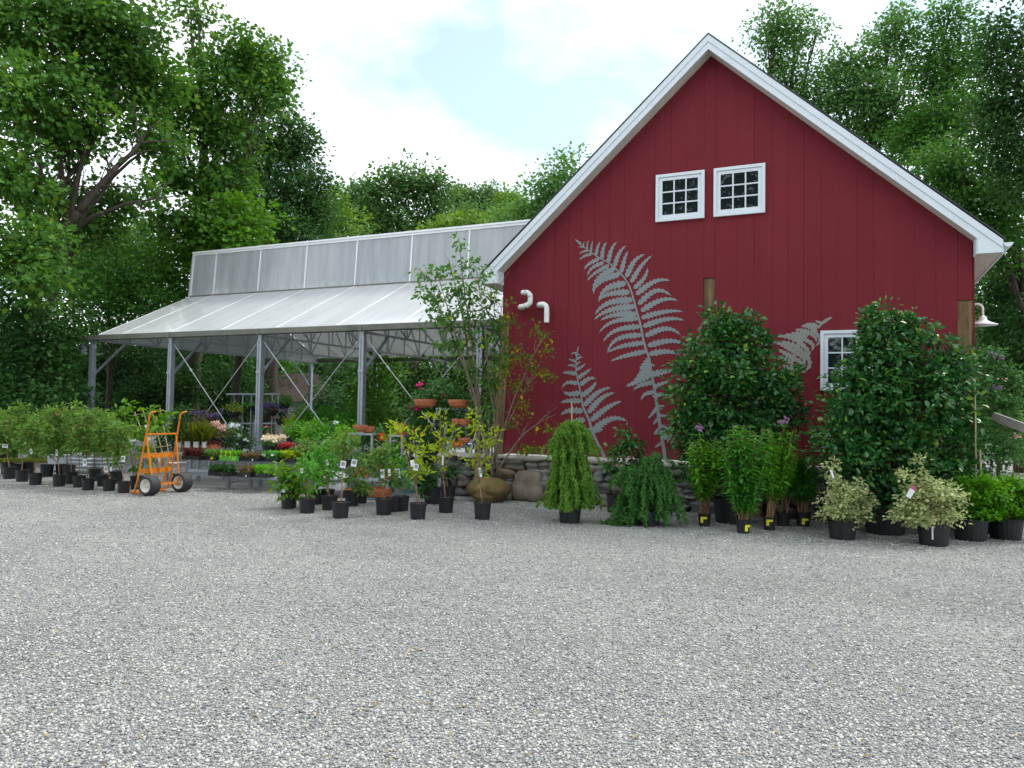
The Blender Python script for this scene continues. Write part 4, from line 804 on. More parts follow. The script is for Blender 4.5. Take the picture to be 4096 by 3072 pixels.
# row of saplings on the left
GL = 'saplings in black pots in the row at the left'
left = [  # base x,y, crown blobs, label
 (23,1917,[(15,1740,60,70),(40,1670,35,40)], 'leafy sapling at the left end of the pot row with a tilted white tag', [(20,1784,22,14)]),
 (75,1928,[(85,1690,50,70),(80,1630,25,35),(95,1770,45,40)], 'tall pointed sapling second from the left end of the pot row', [(98,1776,14,10,False)]),
 (128,1941,[(130,1720,50,60),(140,1790,40,40)], 'thin-stemmed sapling in the third front pot, a bluish tag wrapped on its trunk', [(124,1806,10,20)]),
 (174,1907,[(185,1680,50,55),(200,1750,55,50)], 'sapling set back between the third and fourth front pots', [(172,1788,11,10,False)]),
 (224,1947,[(225,1720,60,60),(235,1650,45,40),(215,1790,45,35)], 'broad sapling with a narrow upright tag in front of the dark end trough', [(226,1811,8,24)]),
 (272,1936,[(280,1690,45,60),(285,1770,45,45)], 'sapling standing before the left end of the ribbed trough', []),
 (304,1951,[(310,1720,40,60),(300,1640,35,40)], 'sapling half hidden behind the pot with the large picture tag', []),
 (340,1962,[(335,1760,55,65),(345,1680,45,55)], 'sapling with a large picture tag before the ribbed trough', [(339,1850,16,26)]),
 (401,1947,[(400,1720,45,60),(395,1660,40,40)], 'sapling set back behind the pot with two tags', []),
 (425,1965,[(420,1780,45,55),(425,1700,40,50)], 'sapling with two white tags low on its stem left of the trellis', [(424,1879,14,22),(443,1873,9,22,False)]),
 (484,1974,[(475,1800,45,60),(480,1720,50,50)], 'frontmost sapling in the row with a slanted tag, left of the trellis', [(492,1836,16,24)]),
 (15,1899,[(30,1730,50,50),(10,1680,40,40)], 'sapling at the back of the row behind the one with the tilted tag', []),
 (98,1897,[(110,1750,50,45),(130,1690,40,45)], 'sapling at the back of the row seen between the second and third pots', []),
 (262,1908,[(255,1760,50,50),(265,1700,45,40)], 'sapling at the back of the row behind the broad one', []),
 (368,1925,[(370,1770,45,50),(365,1690,40,45)], 'sapling at the back of the row against the short trough', []),
 (455,1935,[(450,1760,45,50),(440,1690,40,45)], 'sapling at the back of the row beside the climber', []),
 (236,1905,[(120,1760,60,50),(60,1720,60,60)], 'low sapling at the back of the row behind the third pot', []),
]
for (bx, by, bl, lab, tg) in left: potted(lab, bx, by, 49, 47, 'sapl', bl, 1, tg, GL)
potted('twin-stemmed sapling at the back of the row near the flat of sedums', 45, 1901, 46, 44, 'sapl', [(5,1700,50,60),(55,1780,45,50)], 2, [], GL)
potted('big-leaved climber trained up the leaning cane trellis', 536, 1958, 52, 52, 'sapl2', [(470,1680,40,60),(500,1620,25,25),(545,1700,60,60),(470,1770,50,50),(560,1780,50,60),(580,1860,30,40),(640,1690,50,45),(670,1660,35,30),(600,1640,40,25)], 5, [(637,1843,7,24,False),(583,1705,8,10,False)], None, 'potted_climber', over=dict(leaf=.15, dens=15))
potted('dark bushy shrub between the trellis and the second canopy post', 720, 1925, 50, 45, 'under', [(720,1660,45,60),(700,1720,50,60),(650,1760,40,60)], 4, [], None, 'potted_shrub', D=15.6)
# cane trellis leaning behind the climber
tr = MB(); Dt = 14.9; c0, c1, c2, c3 = [at(x, y, Dt) for x, y in ((541,1655),(642,1638),(692,1905),(634,1912))]
for k in range(4):
    q = k/3; tr.tube([c0+(c1-c0)*q+(c0-c3)*.03, c3+(c2-c3)*q], .011, 6)
for k in range(6):
    q = .02+k*.175; tr.tube([(c0+(c3-c0)*q)-(c1-c0)*.12, (c1+(c2-c1)*q)+(c1-c0)*.12], .010, 6)
tag(tr.build('cane_trellis', M['bamboo'], None, G(640, 1962)), 'lattice of bamboo canes leaning behind the orange hand truck', 'trellis')
# ---------------------------------------------------------------- hand truck
HB = (np.array([-5.76, -2.82, 0.]))
A_ = np.array([-.03, .999, 0]); A_ /= np.linalg.norm(A_); B_ = np.array([A_[1], -A_[0], 0])
htk = thing('hand_truck', HB, 'orange steel hand truck with fat tyres and curved back bands', 'hand truck')
def H(a, b, z): return HB+A_*a+B_*b+Z*z
def hbar(name, segs, w=.028, parent=htk, m='orange'):
    t = MB()
    for s_ in segs:
        if len(s_) > 2: t.tube([H(*p) for p in s_], w/2, 8)
        else: t.bar(H(*s_[0]), H(*s_[1]), w)
    return t.build(name, M[m], parent)
for s_ in (-1, 1):
    hw = .37; t = MB(); pts = [H(s_*hw, -.02, .06), H(s_*hw, .0, .16)]+[H(s_*(hw-.02*q), .02+.22*q, .16+1.16*q) for q in np.linspace(.05, 1, 8)]
    t.tube(pts, .0165, 8); t.build('side_rail', M['orange'], htk)
    t = MB(); e = (s_*(hw-.02)); t.tube([H(e, .24, 1.31), H(e, .252, 1.40), H(e, .27, 1.455), H(e, .31, 1.48), H(e, .40, 1.50)], .019, 8); t.build('handle', M['orange'], htk, smooth=True)
    hbar('axle_brace', [((s_*(hw-.03), .175, 1.10), (s_*.30, .335, .19))], .022)
    c_ = H(s_*.37, .335, .18); ax = A_
    wh = bpy.data.objects.new('wheel', None); put(wh, htk)
    t = MB(); t.lathe(c_, [(.116, -.085), (.122, -.10), (.15, -.112), (.170, -.096), (.179, -.06), (.181, 0), (.179, .06), (.170, .096), (.15, .112), (.122, .10), (.116, .085)], 32, ax, cap=False); t.build('tyre', M['rubber'], wh, smooth=True)
    t = MB(); t.lathe(c_, [(0, -.045), (.03, -.05), (.034, -.03), (.06, -.028), (.095, -.045), (.108, -.094), (.118, -.098), (.118, .098), (.108, .094), (.095, .045), (.06, .028), (.034, .03), (.03, .05), (0, .045)], 28, ax, cap=False); t.lathe(c_, [(.018, -.085), (.018, .085)], 10, ax); t.build('rim', M['rim'], wh, smooth=True)
hbar('axle', [((-.37, .335, .18), (.37, .335, .18))], .03); hbar('axle_plate', [((-.33, .02, .15), (.33, .02, .15)), ((-.30, .02, .155), (-.30, .33, .175)), ((.30, .02, .155), (.30, .33, .175))], .045)
hbar('cross_bar', [((-.355, .19, 1.09), (.355, .19, 1.09))], .03)
for z_, bb, dep in ((.70, .115, -.07), (.42, .065, -.07)):
    t = MB(); n = 11; vs = []
    for i in range(n):
        q = -1+2*i/(n-1); vs.append((q*.365, bb-dep*(1-q*q)))
    v = [H(a, b, z_-.042) for a, b in vs]+[H(a, b, z_+.042) for a, b in vs]+[H(a, b+.006, z_-.042) for a, b in vs]+[H(a, b+.006, z_+.042) for a, b in vs]
    t.raw(v, [(i, i+1, n+i+1, n+i) for i in range(n-1)]+[(3*n+i, 3*n+i+1, 2*n+i+1, 2*n+i) for i in range(n-1)]+[(n+i, n+i+1, 3*n+i+1, 3*n+i) for i in range(n-1)]); t.build('curved_band', M['orange'], htk)
for q in (-.55, 0., .55):
    d = -.07*(1-q*q); hbar('back_slat', [((q*.365, .115-d+.012, .70), (q*.365, .065-d+.012, .42)), ((q*.365, .065-d+.012, .42), (q*.33, .03, .16))], .024)
t = MB(); t.prism([H(-.36, .0, .012), H(.36, .0, .012), H(.28, -.26, .012), (H(0, -.34, .012)), H(-.28, -.26, .012)], (0, 0, .012)); t.bar(H(-.37, -.01, .06), H(-.30, -.20, .02), .03); t.bar(H(.37, -.01, .06), H(.30, -.20, .02), .03); t.build('toe_plate', M['orange'], htk)
# ---------------------------------------------------------------- benches, troughs, tubs
def bench(label, u0, u1, v0, v1, z, legs, cat='bench', name='plant_bench'):
    b_ = thing(name, ((u0+u1)/2, (v0+v1)/2, 0), label, cat, 'steel benches under and before the canopy')
    t = MB(); t.box((u0, v0, z-.05), (u1, v0+.03, z)); t.box((u0, v1-.03, z-.05), (u1, v1, z)); t.box((u0, v0+.03, z-.05), (u0+.03, v1-.03, z)); t.box((u1-.03, v0+.03, z-.05), (u1, v1-.03, z))
    k = u0+.09
    while k < u1-.05: t.box((k, v0+.03, z-.018), (k+.035, v1-.03, z-.006)); k += .085
    t.build('bench_top', M['galv'], b_)
    for u in legs:
        for v in (v0+.05, v1-.05):
            l = MB(); l.box((u-.032, v-.032, 0), (u+.032, v+.032, z-.052)); l.build('leg', M['galv'], b_)
        s_ = MB(); s_.bar((u, v0+.05, .10), (u, v1-.05, z-.09), .025); s_.build('brace', M['galv'], b_)
    return b_
LBz, UBz = .285, .54
bench('low front bench with a galvanised pail at its left end, before the middle posts', -6.95, -3.6, -1.70, -1.0, LBz, (-6.75, -5.08, -3.8))
bench('taller bench of seedling trays with lime pots in its middle', -6.9, -3.0, -.92, -.12, UBz, (-6.7, -4.98, -3.2))
bench('rear bench of potted grasses behind the seedling trays', -8.4, -3.3, .25, .95, .70, (-8.2, -5.9, -3.5))
bench('crowded bench of leafy perennials between the milky can and the rose shelves', -3.0, -.85, -.55, .75, .50, (-2.8, -1.9, -1.0))
bench('far bench of perennials deep under the canopy', -8.2, -2.2, 3.2, 4.4, .75, (-8., -5.2, -2.4))
def trough(u0, u1, v0, v1, z0, z1, label, ribs=True):
    t = MB(); t.box((u0, v0, z0), (u1, v1, z1-.02)); o = thing('metal_trough', ((u0+u1)/2, v0, 0), label, 'trough', 'galvanised troughs behind the sapling row'); t.build('trough_body', M['galv'], o)
    t = MB(); t.tube([(u0, v0, z1), (u1, v0, z1), (u1, v1, z1), (u0, v1, z1)], .022, 8, closed=True); t.build('rim', M['galvlight'], o)
    if ribs:
        t = MB(); k = z0+.06
        while k < z1-.05: t.tube([(u0, v0-.004, k), (u1, v0-.004, k)], .024, 8); t.tube([(u1+.004, v0, k), (u1+.004, v1, k)], .024, 8); k += .085
        t.build('ribs', M['galvlight'], o)
    t = MB(); t.box((u0+.03, v0+.03, z1-.06), (u1-.03, v1-.03, z1-.015)); t.build('soil', M['soil'], o); return o
q0, q1 = on_v(188, 1880, -.9), on_v(262, 1880, -.9); q2, q3 = on_v(275, 1880, -.9), on_v(345, 1880, -.9); q4, q5 = on_v(368, 1890, -.7), on_v(402, 1890, -.7)
trough(q0[0], q1[0], -.9, -.3, .02, .40, 'smooth dull trough at the left of the trough line', False); trough(q2[0], q3[0], -.9, -.3, .02, .42, 'ribbed bright trough in the middle of the trough line'); trough(q4[0], q5[0], -.7, -.1, .02, .46, 'short ribbed trough at the right of the trough line')
# flat bed of sedums with a pale edge behind the row
sb = thing('sedum_flat', gpt(60, 17.6), 'long flat of yellow-green sedum on a pale board at the far left', 'planting bed'); a, b = G(-120, 1868), G(190, 1868); dv = np.array([0, .9, 0])
t = MB(); t.prism([a, b, b+dv, a+dv], (0, 0, .10)); t.build('board_edge', M['greywood'], sb)
PN[0] += 1; R_ = np.random.default_rng(77); n = 3200; Pq = a+(b-a)*R_.uniform(0, 1, (n, 1))+dv*R_.uniform(.05, 1, (n, 1))+np.array([0, 0, .10])+Z*R_.uniform(0, .07, (n, 1))
leaves_obj('sedum', [leaf_arrays(Pq, R_.normal(size=(n, 3))+Z*.8, R_.normal(size=(n, 3))+Z, R_.uniform(.04, .07, n), R_.uniform(.02, .04, n), 'kite')], M['grassl'], sb)
def pail(px, py, r, h, z, lab, D=None):
    P = gpt(px, D); P[2] = z; t = MB(); t.lathe(P, [(r*.8, 0), (r*.82, .01), (r*.98, h*.9), (r*1.04, h*.92), (r*1.04, h), (r*.98, h), (r*.95, h*.9), (0, h*.3)], 24); o = thing('metal_pail', P, lab, 'pail', 'galvanised pails on the low bench'); t.build('pail_body', M['galvlight'], o, smooth=True)
    t = MB(); t.lathe(P, [(r*.905, h*.34), (r*.93, h*.36), (r*.93, h*.40), (r*.91, h*.42)], 24, cap=False); t.build('hoop', M['galvlight'], o, smooth=True)
pail(702, 1880, .125, .21, LBz, 'light galvanised pail seen through the right wheel side of the hand truck', 14.9); pail(741, 1880, .12, .20, LBz, 'dull galvanised pail just right of the light one', 15.2)
P = gpt(1338, 13.9); can = thing('galvanised_can', P, 'squat galvanised can with a domed lid among the front pots', 'can')
t = MB(); r = .335; t.lathe(P, [(r, 0), (r, .10), (r*1.04, .115), (r*1.04, .145), (r, .16), (r*.96, .30)], 34); t.build('can_body', M['zinc'], can, smooth=True)
t = MB(); t.lathe(P, [(r*.98, .30), (r*1.0, .315), (r*1.0, .34), (r*.9, .355), (r*.66, .42), (r*.3, .455), (0, .46)], 34); t.build('lid', M['zinc'], can, smooth=True)
# seedling trays on the benches: each tray a thing with its cells and sprouts
def tray(px, D, z, wpx, kind, label, hpx=20, lm=None, extra=None, depth_=.28, pm='pot', hh=.075):
    P = gpt(px, D); P[2] = z; w_ = wpx*D/FPX; o = thing('seedling_tray', P, label, 'tray', 'trays of young plants on the benches')
    t = MB(); u = P[0]; v = P[1]; x0, x1 = u-w_*.55, u+w_*.55
    for (a_, b_) in (((x0, v, z), (x1, v+.012, z+hh)), ((x0, v+depth_-.012, z), (x1, v+depth_, z+hh)), ((x0, v+.012, z), (x0+.012, v+depth_-.012, z+hh)), ((x1-.012, v+.012, z), (x1, v+depth_-.012, z+hh)), ((x0+.012, v+.012, z), (x1-.012, v+depth_-.012, z+hh*.8))): t.box(a_, b_)
    t.build('tray_body', M[pm], o); PN[0] += 1; R = np.random.default_rng(PN[0]); n = int(900*w_/.5); hgt = hpx*D/FPX
    Pq = np.stack([R.uniform(x0, x1, n), R.uniform(v, v+depth_, n), z+hh*.8+hgt*R.uniform(0, 1, n)**.8], 1); k = KIND[kind]
    leaves_obj('sprouts', [leaf_arrays(Pq, R.normal(size=(n, 3))*.7+Z*.4, R.normal(size=(n, 3))*.5+Z, R.uniform(.04, .085, n), R.uniform(.025, .045, n), 'kite')], M[lm or k['lm']], o)
    if extra:
        for (dx, dz, w2, h2) in extra[1]: t = MB(); t.box((u+dx-w2/2, v-.006, z+dz), (u+dx+w2/2, v-.002, z+dz+h2)); t.build('label_stake', M[extra[0]], o)
    return o
tray(770, 15.1, UBz, 85, 'coleus', 'tray of deep red seedlings at the left end of the taller bench', 26)
tray(835, 15.05, UBz, 70, 'sapl', 'tray of small green seedlings left of the lime pots', 24, extra=('yellow', [(.13, .02, .025, .05), (.165, .03, .02, .04)]))
tray(915, 14.95, UBz, 72, 'phlox2', 'tray of lime green pots with yellow label stakes', 16, pm='lime', hh=.10, extra=('yellow', [(-.14, .06, .018, .14), (-.02, .06, .02, .14), (.10, .06, .02, .14), (.17, .02, .012, .1)]))
tray(1000, 14.9, UBz, 88, 'under', 'tray of dark seedlings at the foot of the third canopy post', 14, lm='dusk', extra=('tagw', [(.12, .02, .03, .03)]))
tray(1082, 14.85, UBz, 66, 'phlox', 'tray of white-topped seedlings right of the third post', 24, extra=('tagw', [(-.12, .10, .09, .05), (.10, .12, .07, .04)]))
tray(1155, 14.8, UBz, 76, 'gold', 'tray of yellow-green seedlings at the right end of the taller bench', 28)
tray(880, 14.4, LBz, 90, 'under', 'tray of trailing dark plants on the low bench', 24, lm='under'); tray(985, 14.3, LBz, 60, 'dusk', 'tray of brown-leaved plants on the low bench', 24, extra=('tagw', [(.06, .01, .025, .03)])); tray(1045, 14.25, LBz, 58, 'phlox2', 'tray of bright low plants at the right of the low bench', 30)
tray(790, 16.4, .70, 150, 'coleus', 'tray of rust-red pots under the grasses on the rear bench', 8, pm='terra', hh=.09)
# ---------------------------------------------------------------- perennials standing on the benches and under the canopy
GP = 'potted perennials under the canopy'
def perennial(label, cx, cy, rx, ry, D, zb, kind, flowers=None, potm='pot', pw=46, ph=40, more=(), over={}, name='potted_perennial'):
    return potted(label, cx, 0, pw, ph, kind, [(cx, cy, rx, ry)]+list(more), 5, (), GP, name, 'potted plant', 'barkt', potm, .008, flowers, zb, D, over)
def grass(label, cx, top, D, zb, potm='tagw'):
    P = gpt(cx, D); P[2] = zb; t = thing('potted_grass', P, label, 'potted grass', 'potted ornamental grasses on the rear bench'); pot(P, .13, .13, t, potm); PN[0] += 1; R = np.random.default_rng(PN[0]); n = 260
    T = R.normal(size=(n, 3))*np.array([.42, .42, 0])+Z*1.; hgt = at(cx, top, D)[2]-zb-.12
    leaves_obj('blades', [leaf_arrays(P+Z*.12+R.normal(size=(n, 3))*np.array([.03, .03, 0]), T, R.normal(size=(n, 3))+np.array([0, 0, .2]), hgt*R.uniform(.5, 1.05, n), np.full(n, .014), 'lance')], M['grassl'], t)
for i, (cx, lab) in enumerate(((722, 'feathery potted grass nearest the hand truck on the rear bench'), (757, 'potted grass second along the rear bench'), (792, 'potted grass in a white pot in the middle of the rear bench'), (826, 'potted grass furthest right on the rear bench'))): grass(lab, cx, 1678, 16.3, .72)
perennial('bronze-leaved perennial right of the potted grasses', 868, 1735, 40, 45, 16.6, .70, 'dusk', ('blush', [(860,1700,20,14),(890,1712,14,10)]))
perennial('purple-flowered perennial behind the crossing brace cables', 830, 1668, 58, 40, 18.6, .75, 'dusk', ('purple', [(775,1648,14,9),(810,1650,10,10),(840,1660,16,12),(870,1662,14,12),(885,1645,8,10)]))
perennial('dark bush dotted with white flowers left of the third post', 965, 1765, 55, 50, 16.2, .70, 'under', ('whitefl', [(930,1800,5,4),(945,1775,4,4),(975,1800,4,4),(985,1760,4,3),(955,1745,4,3)]))
perennial('brownish bush under the brace cable', 910, 1755, 40, 45, 16.8, .70, 'dusk')
perennial('pale-headed hydrangea behind the brace cable', 930, 1710, 35, 22, 17.5, .75, 'phlox', ('whitefl', [(930,1702,20,9)]))
perennial('coral and cream caladium right of the third post', 1110, 1738, 34, 22, 15.9, .62, 'caladium', ('cream', [(1085,1752,22,12),(1130,1748,20,10)]), over=dict(leaf=.09))
perennial('cream-flowered mound beside the coral caladium', 1075, 1760, 30, 18, 15.7, .60, 'phlox', ('cream', [(1070,1752,20,9),(1098,1757,12,7)]))
perennial('crimson coleus in front of the coral caladium', 1155, 1782, 36, 18, 15.4, .58, 'coleus', ('red', [(1150,1778,26,9)]))
perennial('orange-red mound behind the third post', 1075, 1712, 20, 16, 16.6, .72, 'phlox', ('coral', [(1068,1708,7,5)]))
mid_ = [
 ('leafy perennial behind the crimson coleus', 1190,1720,60,50,16.6,.5,'phlox2',None),
 ('light green perennial left of the fourth canopy post', 1265,1725,70,55,16.0,.5,'phlox2',None),
 ('tall pale perennial with small white buds near the fourth post', 1340,1735,70,65,15.8,.5,'phlox',('whitefl',[(1305,1760,7,4),(1338,1688,6,5)])),
 ('perennial with orange flowers before the fourth post', 1385,1745,60,60,15.4,.5,'phlox2',('orangefl',[(1376,1732,5,4),(1386,1743,6,5),(1398,1749,4,4),(1368,1742,3,3)])),
 ('grey-green mound at the left of the perennial bench', 1225,1800,65,45,15.0,.5,'sapl',None),
 ('mid-green mound above the galvanised can', 1320,1815,65,50,14.7,.5,'phlox',None),
 ('silvery mound right above the galvanised can', 1410,1825,60,45,14.5,.5,'rosel',None),
 ('fluffy green perennial below the terracotta bowls', 1470,1755,50,45,15.2,.5,'phlox',None),
 ('bushy plant with scarlet flowers right of the fourth post', 1520,1740,45,55,14.9,.5,'rosel',('orangefl',[(1528,1752,12,8),(1558,1754,7,6),(1532,1738,8,6)])),
 ('tall leafy perennial beside the terracotta urn', 1585,1770,50,60,14.6,.5,'phlox2',None),
 ('soft green bush between the urn and the yellow saplings', 1640,1770,45,70,14.5,.5,'rosel',('rose',[(1617,1735,6,5),(1660,1725,4,4),(1690,1733,4,4)])),
 ('dark green bush at the front of the perennial bench', 1480,1835,50,45,14.2,.5,'sapl',None),
 ('trailing bush over the right front of the perennial bench', 1560,1840,55,50,14.1,.5,'under',None),
 ('bush behind the lowest rose shelf', 1720,1790,60,55,14.6,.5,'under',None),
 ('leafy bush deep under the canopy by the rear corner post', 1300,1655,60,40,20,.75,'phlox',None),
 ('broad bush deep under the canopy left of the rear corner post', 1215,1660,55,45,20.5,.75,'phlox2',None),
 ('bush deep under the canopy between the rear posts', 1400,1665,60,40,19.5,.75,'phlox',None),
 ('yellowish bush with a blue pot deep under the canopy', 1160,1690,40,40,19,.75,'gold',None)]
for (lab, cx, cy, rx, ry, D, zb, kind, fl) in mid_: perennial(lab, cx, cy, rx, ry, D, zb, kind, fl)
# terracotta pots set out on the bench
def terra(px, D, z, r, h, lab, bowl=False):
    P = gpt(px, D); P[2] = z; t = MB(); pr = [(r*.6, 0), (r*.95, h*.7), (r*1.0, h*.72), (r*1.06, h*.75), (r*1.06, h), (r*.97, h), (r*.92, h*.8), (0, h*.75)]
    if bowl: pr = [(r*.55, 0), (r*.85, h*.25), (r*1., h*.7), (r*1.02, h), (r*.95, h), (r*.9, h*.7), (0, h*.5)]
    t.lathe(P, pr, 26); return tag(t.build('terracotta_bowl' if bowl else 'terracotta_pot', M['terra'], None, P, smooth=False), lab, 'pot', 'terracotta pots on the benches and shelves')
terra(1446, 14.9, 1.16, .14, .13, 'terracotta bowl left of a paler one before the fourth post', True); terra(1478, 15.0, 1.13, .13, .13, 'paler terracotta bowl right of the one before the fourth post', True); terra(1605, 14.6, 1.12, .12, .22, 'tall terracotta pot with a wide rim among the yellow saplings')
terra(1448, 13.9, .36, .10, .15, 'terracotta pot right of the galvanised can lid'); terra(1472, 13.8, .36, .09, .13, 'smaller terracotta pot beside the can lid'); terra(1560, 13.9, .34, .14, .16, 'terracotta pot behind the picture-tagged sapling'); terra(1530, 13.6, .0, .22, .2, 'wide terracotta bowl low behind the front saplings', True); terra(1430, 13.7, .0, .17, .16, 'low terracotta bowl right of the galvanised can', True)
ps = MB(); q = gpt(1446, 14.95); ps.box((q[0]-.22, q[1]-.1, 1.095), (q[0]+.36, q[1]+.35, 1.13)); [ps.box((q[0]+dx-.02, q[1]+dy-.02, 0), (q[0]+dx+.02, q[1]+dy+.02, 1.095)) for dx in (-.19, .33) for dy in (-.07, .32)]; tag(ps.build('pot_stand', M['galv'], None, (q[0], q[1], 0)), 'grey stand carrying the two terracotta bowls before the fourth post', 'stand')
ps = MB(); q = gpt(1605, 14.6); ps.box((q[0]-.16, q[1]-.15, 1.085), (q[0]+.16, q[1]+.2, 1.118)); [ps.box((q[0]+dx-.02, q[1]+dy-.02, 0), (q[0]+dx+.02, q[1]+dy+.02, 1.085)) for dx in (-.13, .13) for dy in (-.12, .17)]; tag(ps.build('pot_stand', M['galv'], None, (q[0], q[1], 0)), 'grey stand under the tall terracotta pot', 'stand')
ps = MB(); q = gpt(1500, 13.85); ps.box((q[0]-.42, q[1]-.12, .30), (q[0]+.42, q[1]+.4, .338)); 
for dx in (-.38, .38): ps.box((q[0]+dx-.03, q[1]-.1, 0), (q[0]+dx+.03, q[1]+.36, .30))
tag(ps.build('low_table', M['galv'], None, (q[0], q[1], 0)), 'low grey table of terracotta pots behind the front saplings', 'table')
# tiered steel shelves with terracotta bowls, climbing rose behind
us0, us1, vs = on_v(1690, 1630, .1)[0], on_v(1880, 1630, .1)[0], .1
shv = thing('step_shelf', ((us0+us1)/2, vs, 0), 'grey tiered steel shelves carrying terracotta bowls beside the barn corner', 'shelf')
for z_, y_ in ((1.655, .55), (1.335, .35), (1.02, .18), (.70, .0)):
    t = MB(); t.box((us0, vs+y_-.02, z_-.045), (us1, vs+y_+.01, z_)); 
    for k in range(5): t.box((us0, vs+y_+.02+k*.06, z_-.02), (us1, vs+y_+.06+k*.06, z_-.004))
    t.build('shelf_board', M['galv'], shv)
for u in (us0+.02, (us0+us1)/2, us1-.02):
    t = MB(); t.box((u-.02, vs+.88, 0), (u+.02, vs+.92, 1.65)); t.box((u-.022, vs+.0, 0), (u+.022, vs+.04, .69)); t.bar((u, vs+.02, .66), (u, vs+.6, 1.63), .035); t.build('upright', M['galv'], shv)
terra(1703, 14.0, 1.655, .21, .15, 'left terracotta bowl on the top rose shelf', True); terra(1838, 13.8, 1.655, .20, .15, 'right terracotta bowl on the top rose shelf', True); terra(1835, 13.7, 1.335, .12, .12, 'left terracotta bowl on the second rose shelf', True); terra(1862, 13.6, 1.335, .10, .12, 'right terracotta bowl on the second rose shelf', True); terra(1860, 13.45, 1.02, .11, .10, 'terracotta bowl on the third rose shelf', True)
perennial('orange-flowered plant on the lowest rose shelf', 1822, 1785, 22, 16, 13.3, .70, 'phlox', ('orangefl', [(1815,1778,10,6),(1832,1776,9,6)]), pw=26, ph=24)
perennial('low leafy plant on the third rose shelf', 1835, 1715, 30, 14, 13.5, 1.02, 'rosel', None, pw=24, ph=20)
rz_ = potted('climbing rose with magenta blooms behind the terracotta shelves', 1700, 0, 60, 60, 'rosel', [(1690,1600,60,50),(1760,1560,80,60),(1670,1690,45,60),(1840,1590,70,50),(1800,1660,60,50),(1650,1640,35,40),(1720,1750,50,60)], 7, (), None, 'potted_rose', 'rose', flowers=('pink', [(1668,1629,13,12),(1643,1624,7,7),(1680,1541,9,8),(1776,1583,6,6)]), D=14.9, sr=.014)
# hanging-basket rack deep under the canopy
rk = thing('plant_rack', gpt(1010, 19.4), 'white pipe rack with baskets hung on two rails, behind the third post', 'rack'); Dk = 19.4
for (x0, x1, y) in ((905, 1122, 1577), (915, 1120, 1694)):
    for dd in (0, .5):
        t = MB(); t.tube([at(x0, y, Dk+dd), at(x1, y, Dk+dd)], .022, 8); t.build('rail', M['galv'], rk)
for x in (972, 1006, 1090, 1114):
    p = at(x, 1577, Dk); t = MB(); t.tube([p, np.array([p[0], p[1], 0])], .016, 8); t.build('upright', M['galv'], rk)
def basket(label, cx, cy, rx, ry, D, kind, flowers=None, more=()):
    P = at(cx, cy+ry*.6, D); t = thing('hanging_basket', P, label, 'hanging basket', 'baskets hung on the pipe rack'); m_ = MB(); m_.lathe(P-Z*.12, [(.08, 0), (.15, .06), (.17, .15), (.15, .15), (0, .13)], 18); m_.build('basket_bowl', M['pot'], t)
    m_ = MB(); top = at(cx, 1577 if cy < 1660 else 1694, D)
    for a in (0, 2.1, 4.2): m_.tube([P+np.array([.16*math.cos(a), .16*math.sin(a), .03]), top], .003, 4)
    m_.build('hanger', M['galv'], t); foliage(t, kind, [blob(cx, cy, rx, ry, D)]+[blob(*q, D) for q in more])
    if flowers:
        R = np.random.default_rng(int(cx))
        for (x, y, a, b) in flowers[1]: leaves_obj('flower_head', crown(R, blobs3([blob(x, y, a, b, D-.1)]), 200, 6, .04, .05, 'oval', asp=.9, up=.3, droop=0), M['fl_'+flowers[0]], t)
basket('yellow-green trailing basket left on the pipe rack', 935, 1635, 38, 26, 19.3, 'gold'); basket('green basket by the first rack upright', 1000, 1618, 40, 18, 19.5, 'phlox'); basket('purple-flowered basket right of the third post', 1085, 1630, 42, 24, 19.3, 'dusk', ('purple', [(1070,1622,22,10),(1105,1625,18,9),(1140,1642,9,8)])); basket('trailing dark basket at the right end of the rack', 1130, 1665, 30, 30, 19.4, 'under'); basket('fern-like basket hanging above the right end of the rack', 1135, 1600, 40, 30, 19.6, 'phlox')
# shed glimpsed between the far trees
c_ = gpt(1215, 33.); e1 = RTH; sh = thing('garden_shed', c_, 'low brown-roofed shed glimpsed under the canopy between trees', 'shed')
t = MB(); p = [c_-e1*2.2, c_+e1*1.0, c_+e1*1.0+FWH*3, c_-e1*2.2+FWH*3]; t.prism(p, (0, 0, 1.95)); t.build('wall', M['block'], sh)
t = MB(); r0 = c_-e1*2.5-FWH*.3+Z*1.9; r1 = c_+e1*1.35-FWH*.3+Z*1.9; m0 = c_-e1*2.1+FWH*1.5+Z*3.2; m1 = c_+e1*.2+FWH*1.5+Z*3.2; b0_ = c_-e1*2.5+FWH*3.3+Z*1.9; b1_ = c_+e1*1.35+FWH*3.3+Z*1.9
t.raw([r0, r1, m1, m0, b0_, b1_], [(0, 1, 2, 3), (5, 4, 3, 2), (1, 5, 2), (4, 0, 3), (0, 4, 5, 1)]); t.build('roof', M['brownroof'], sh)
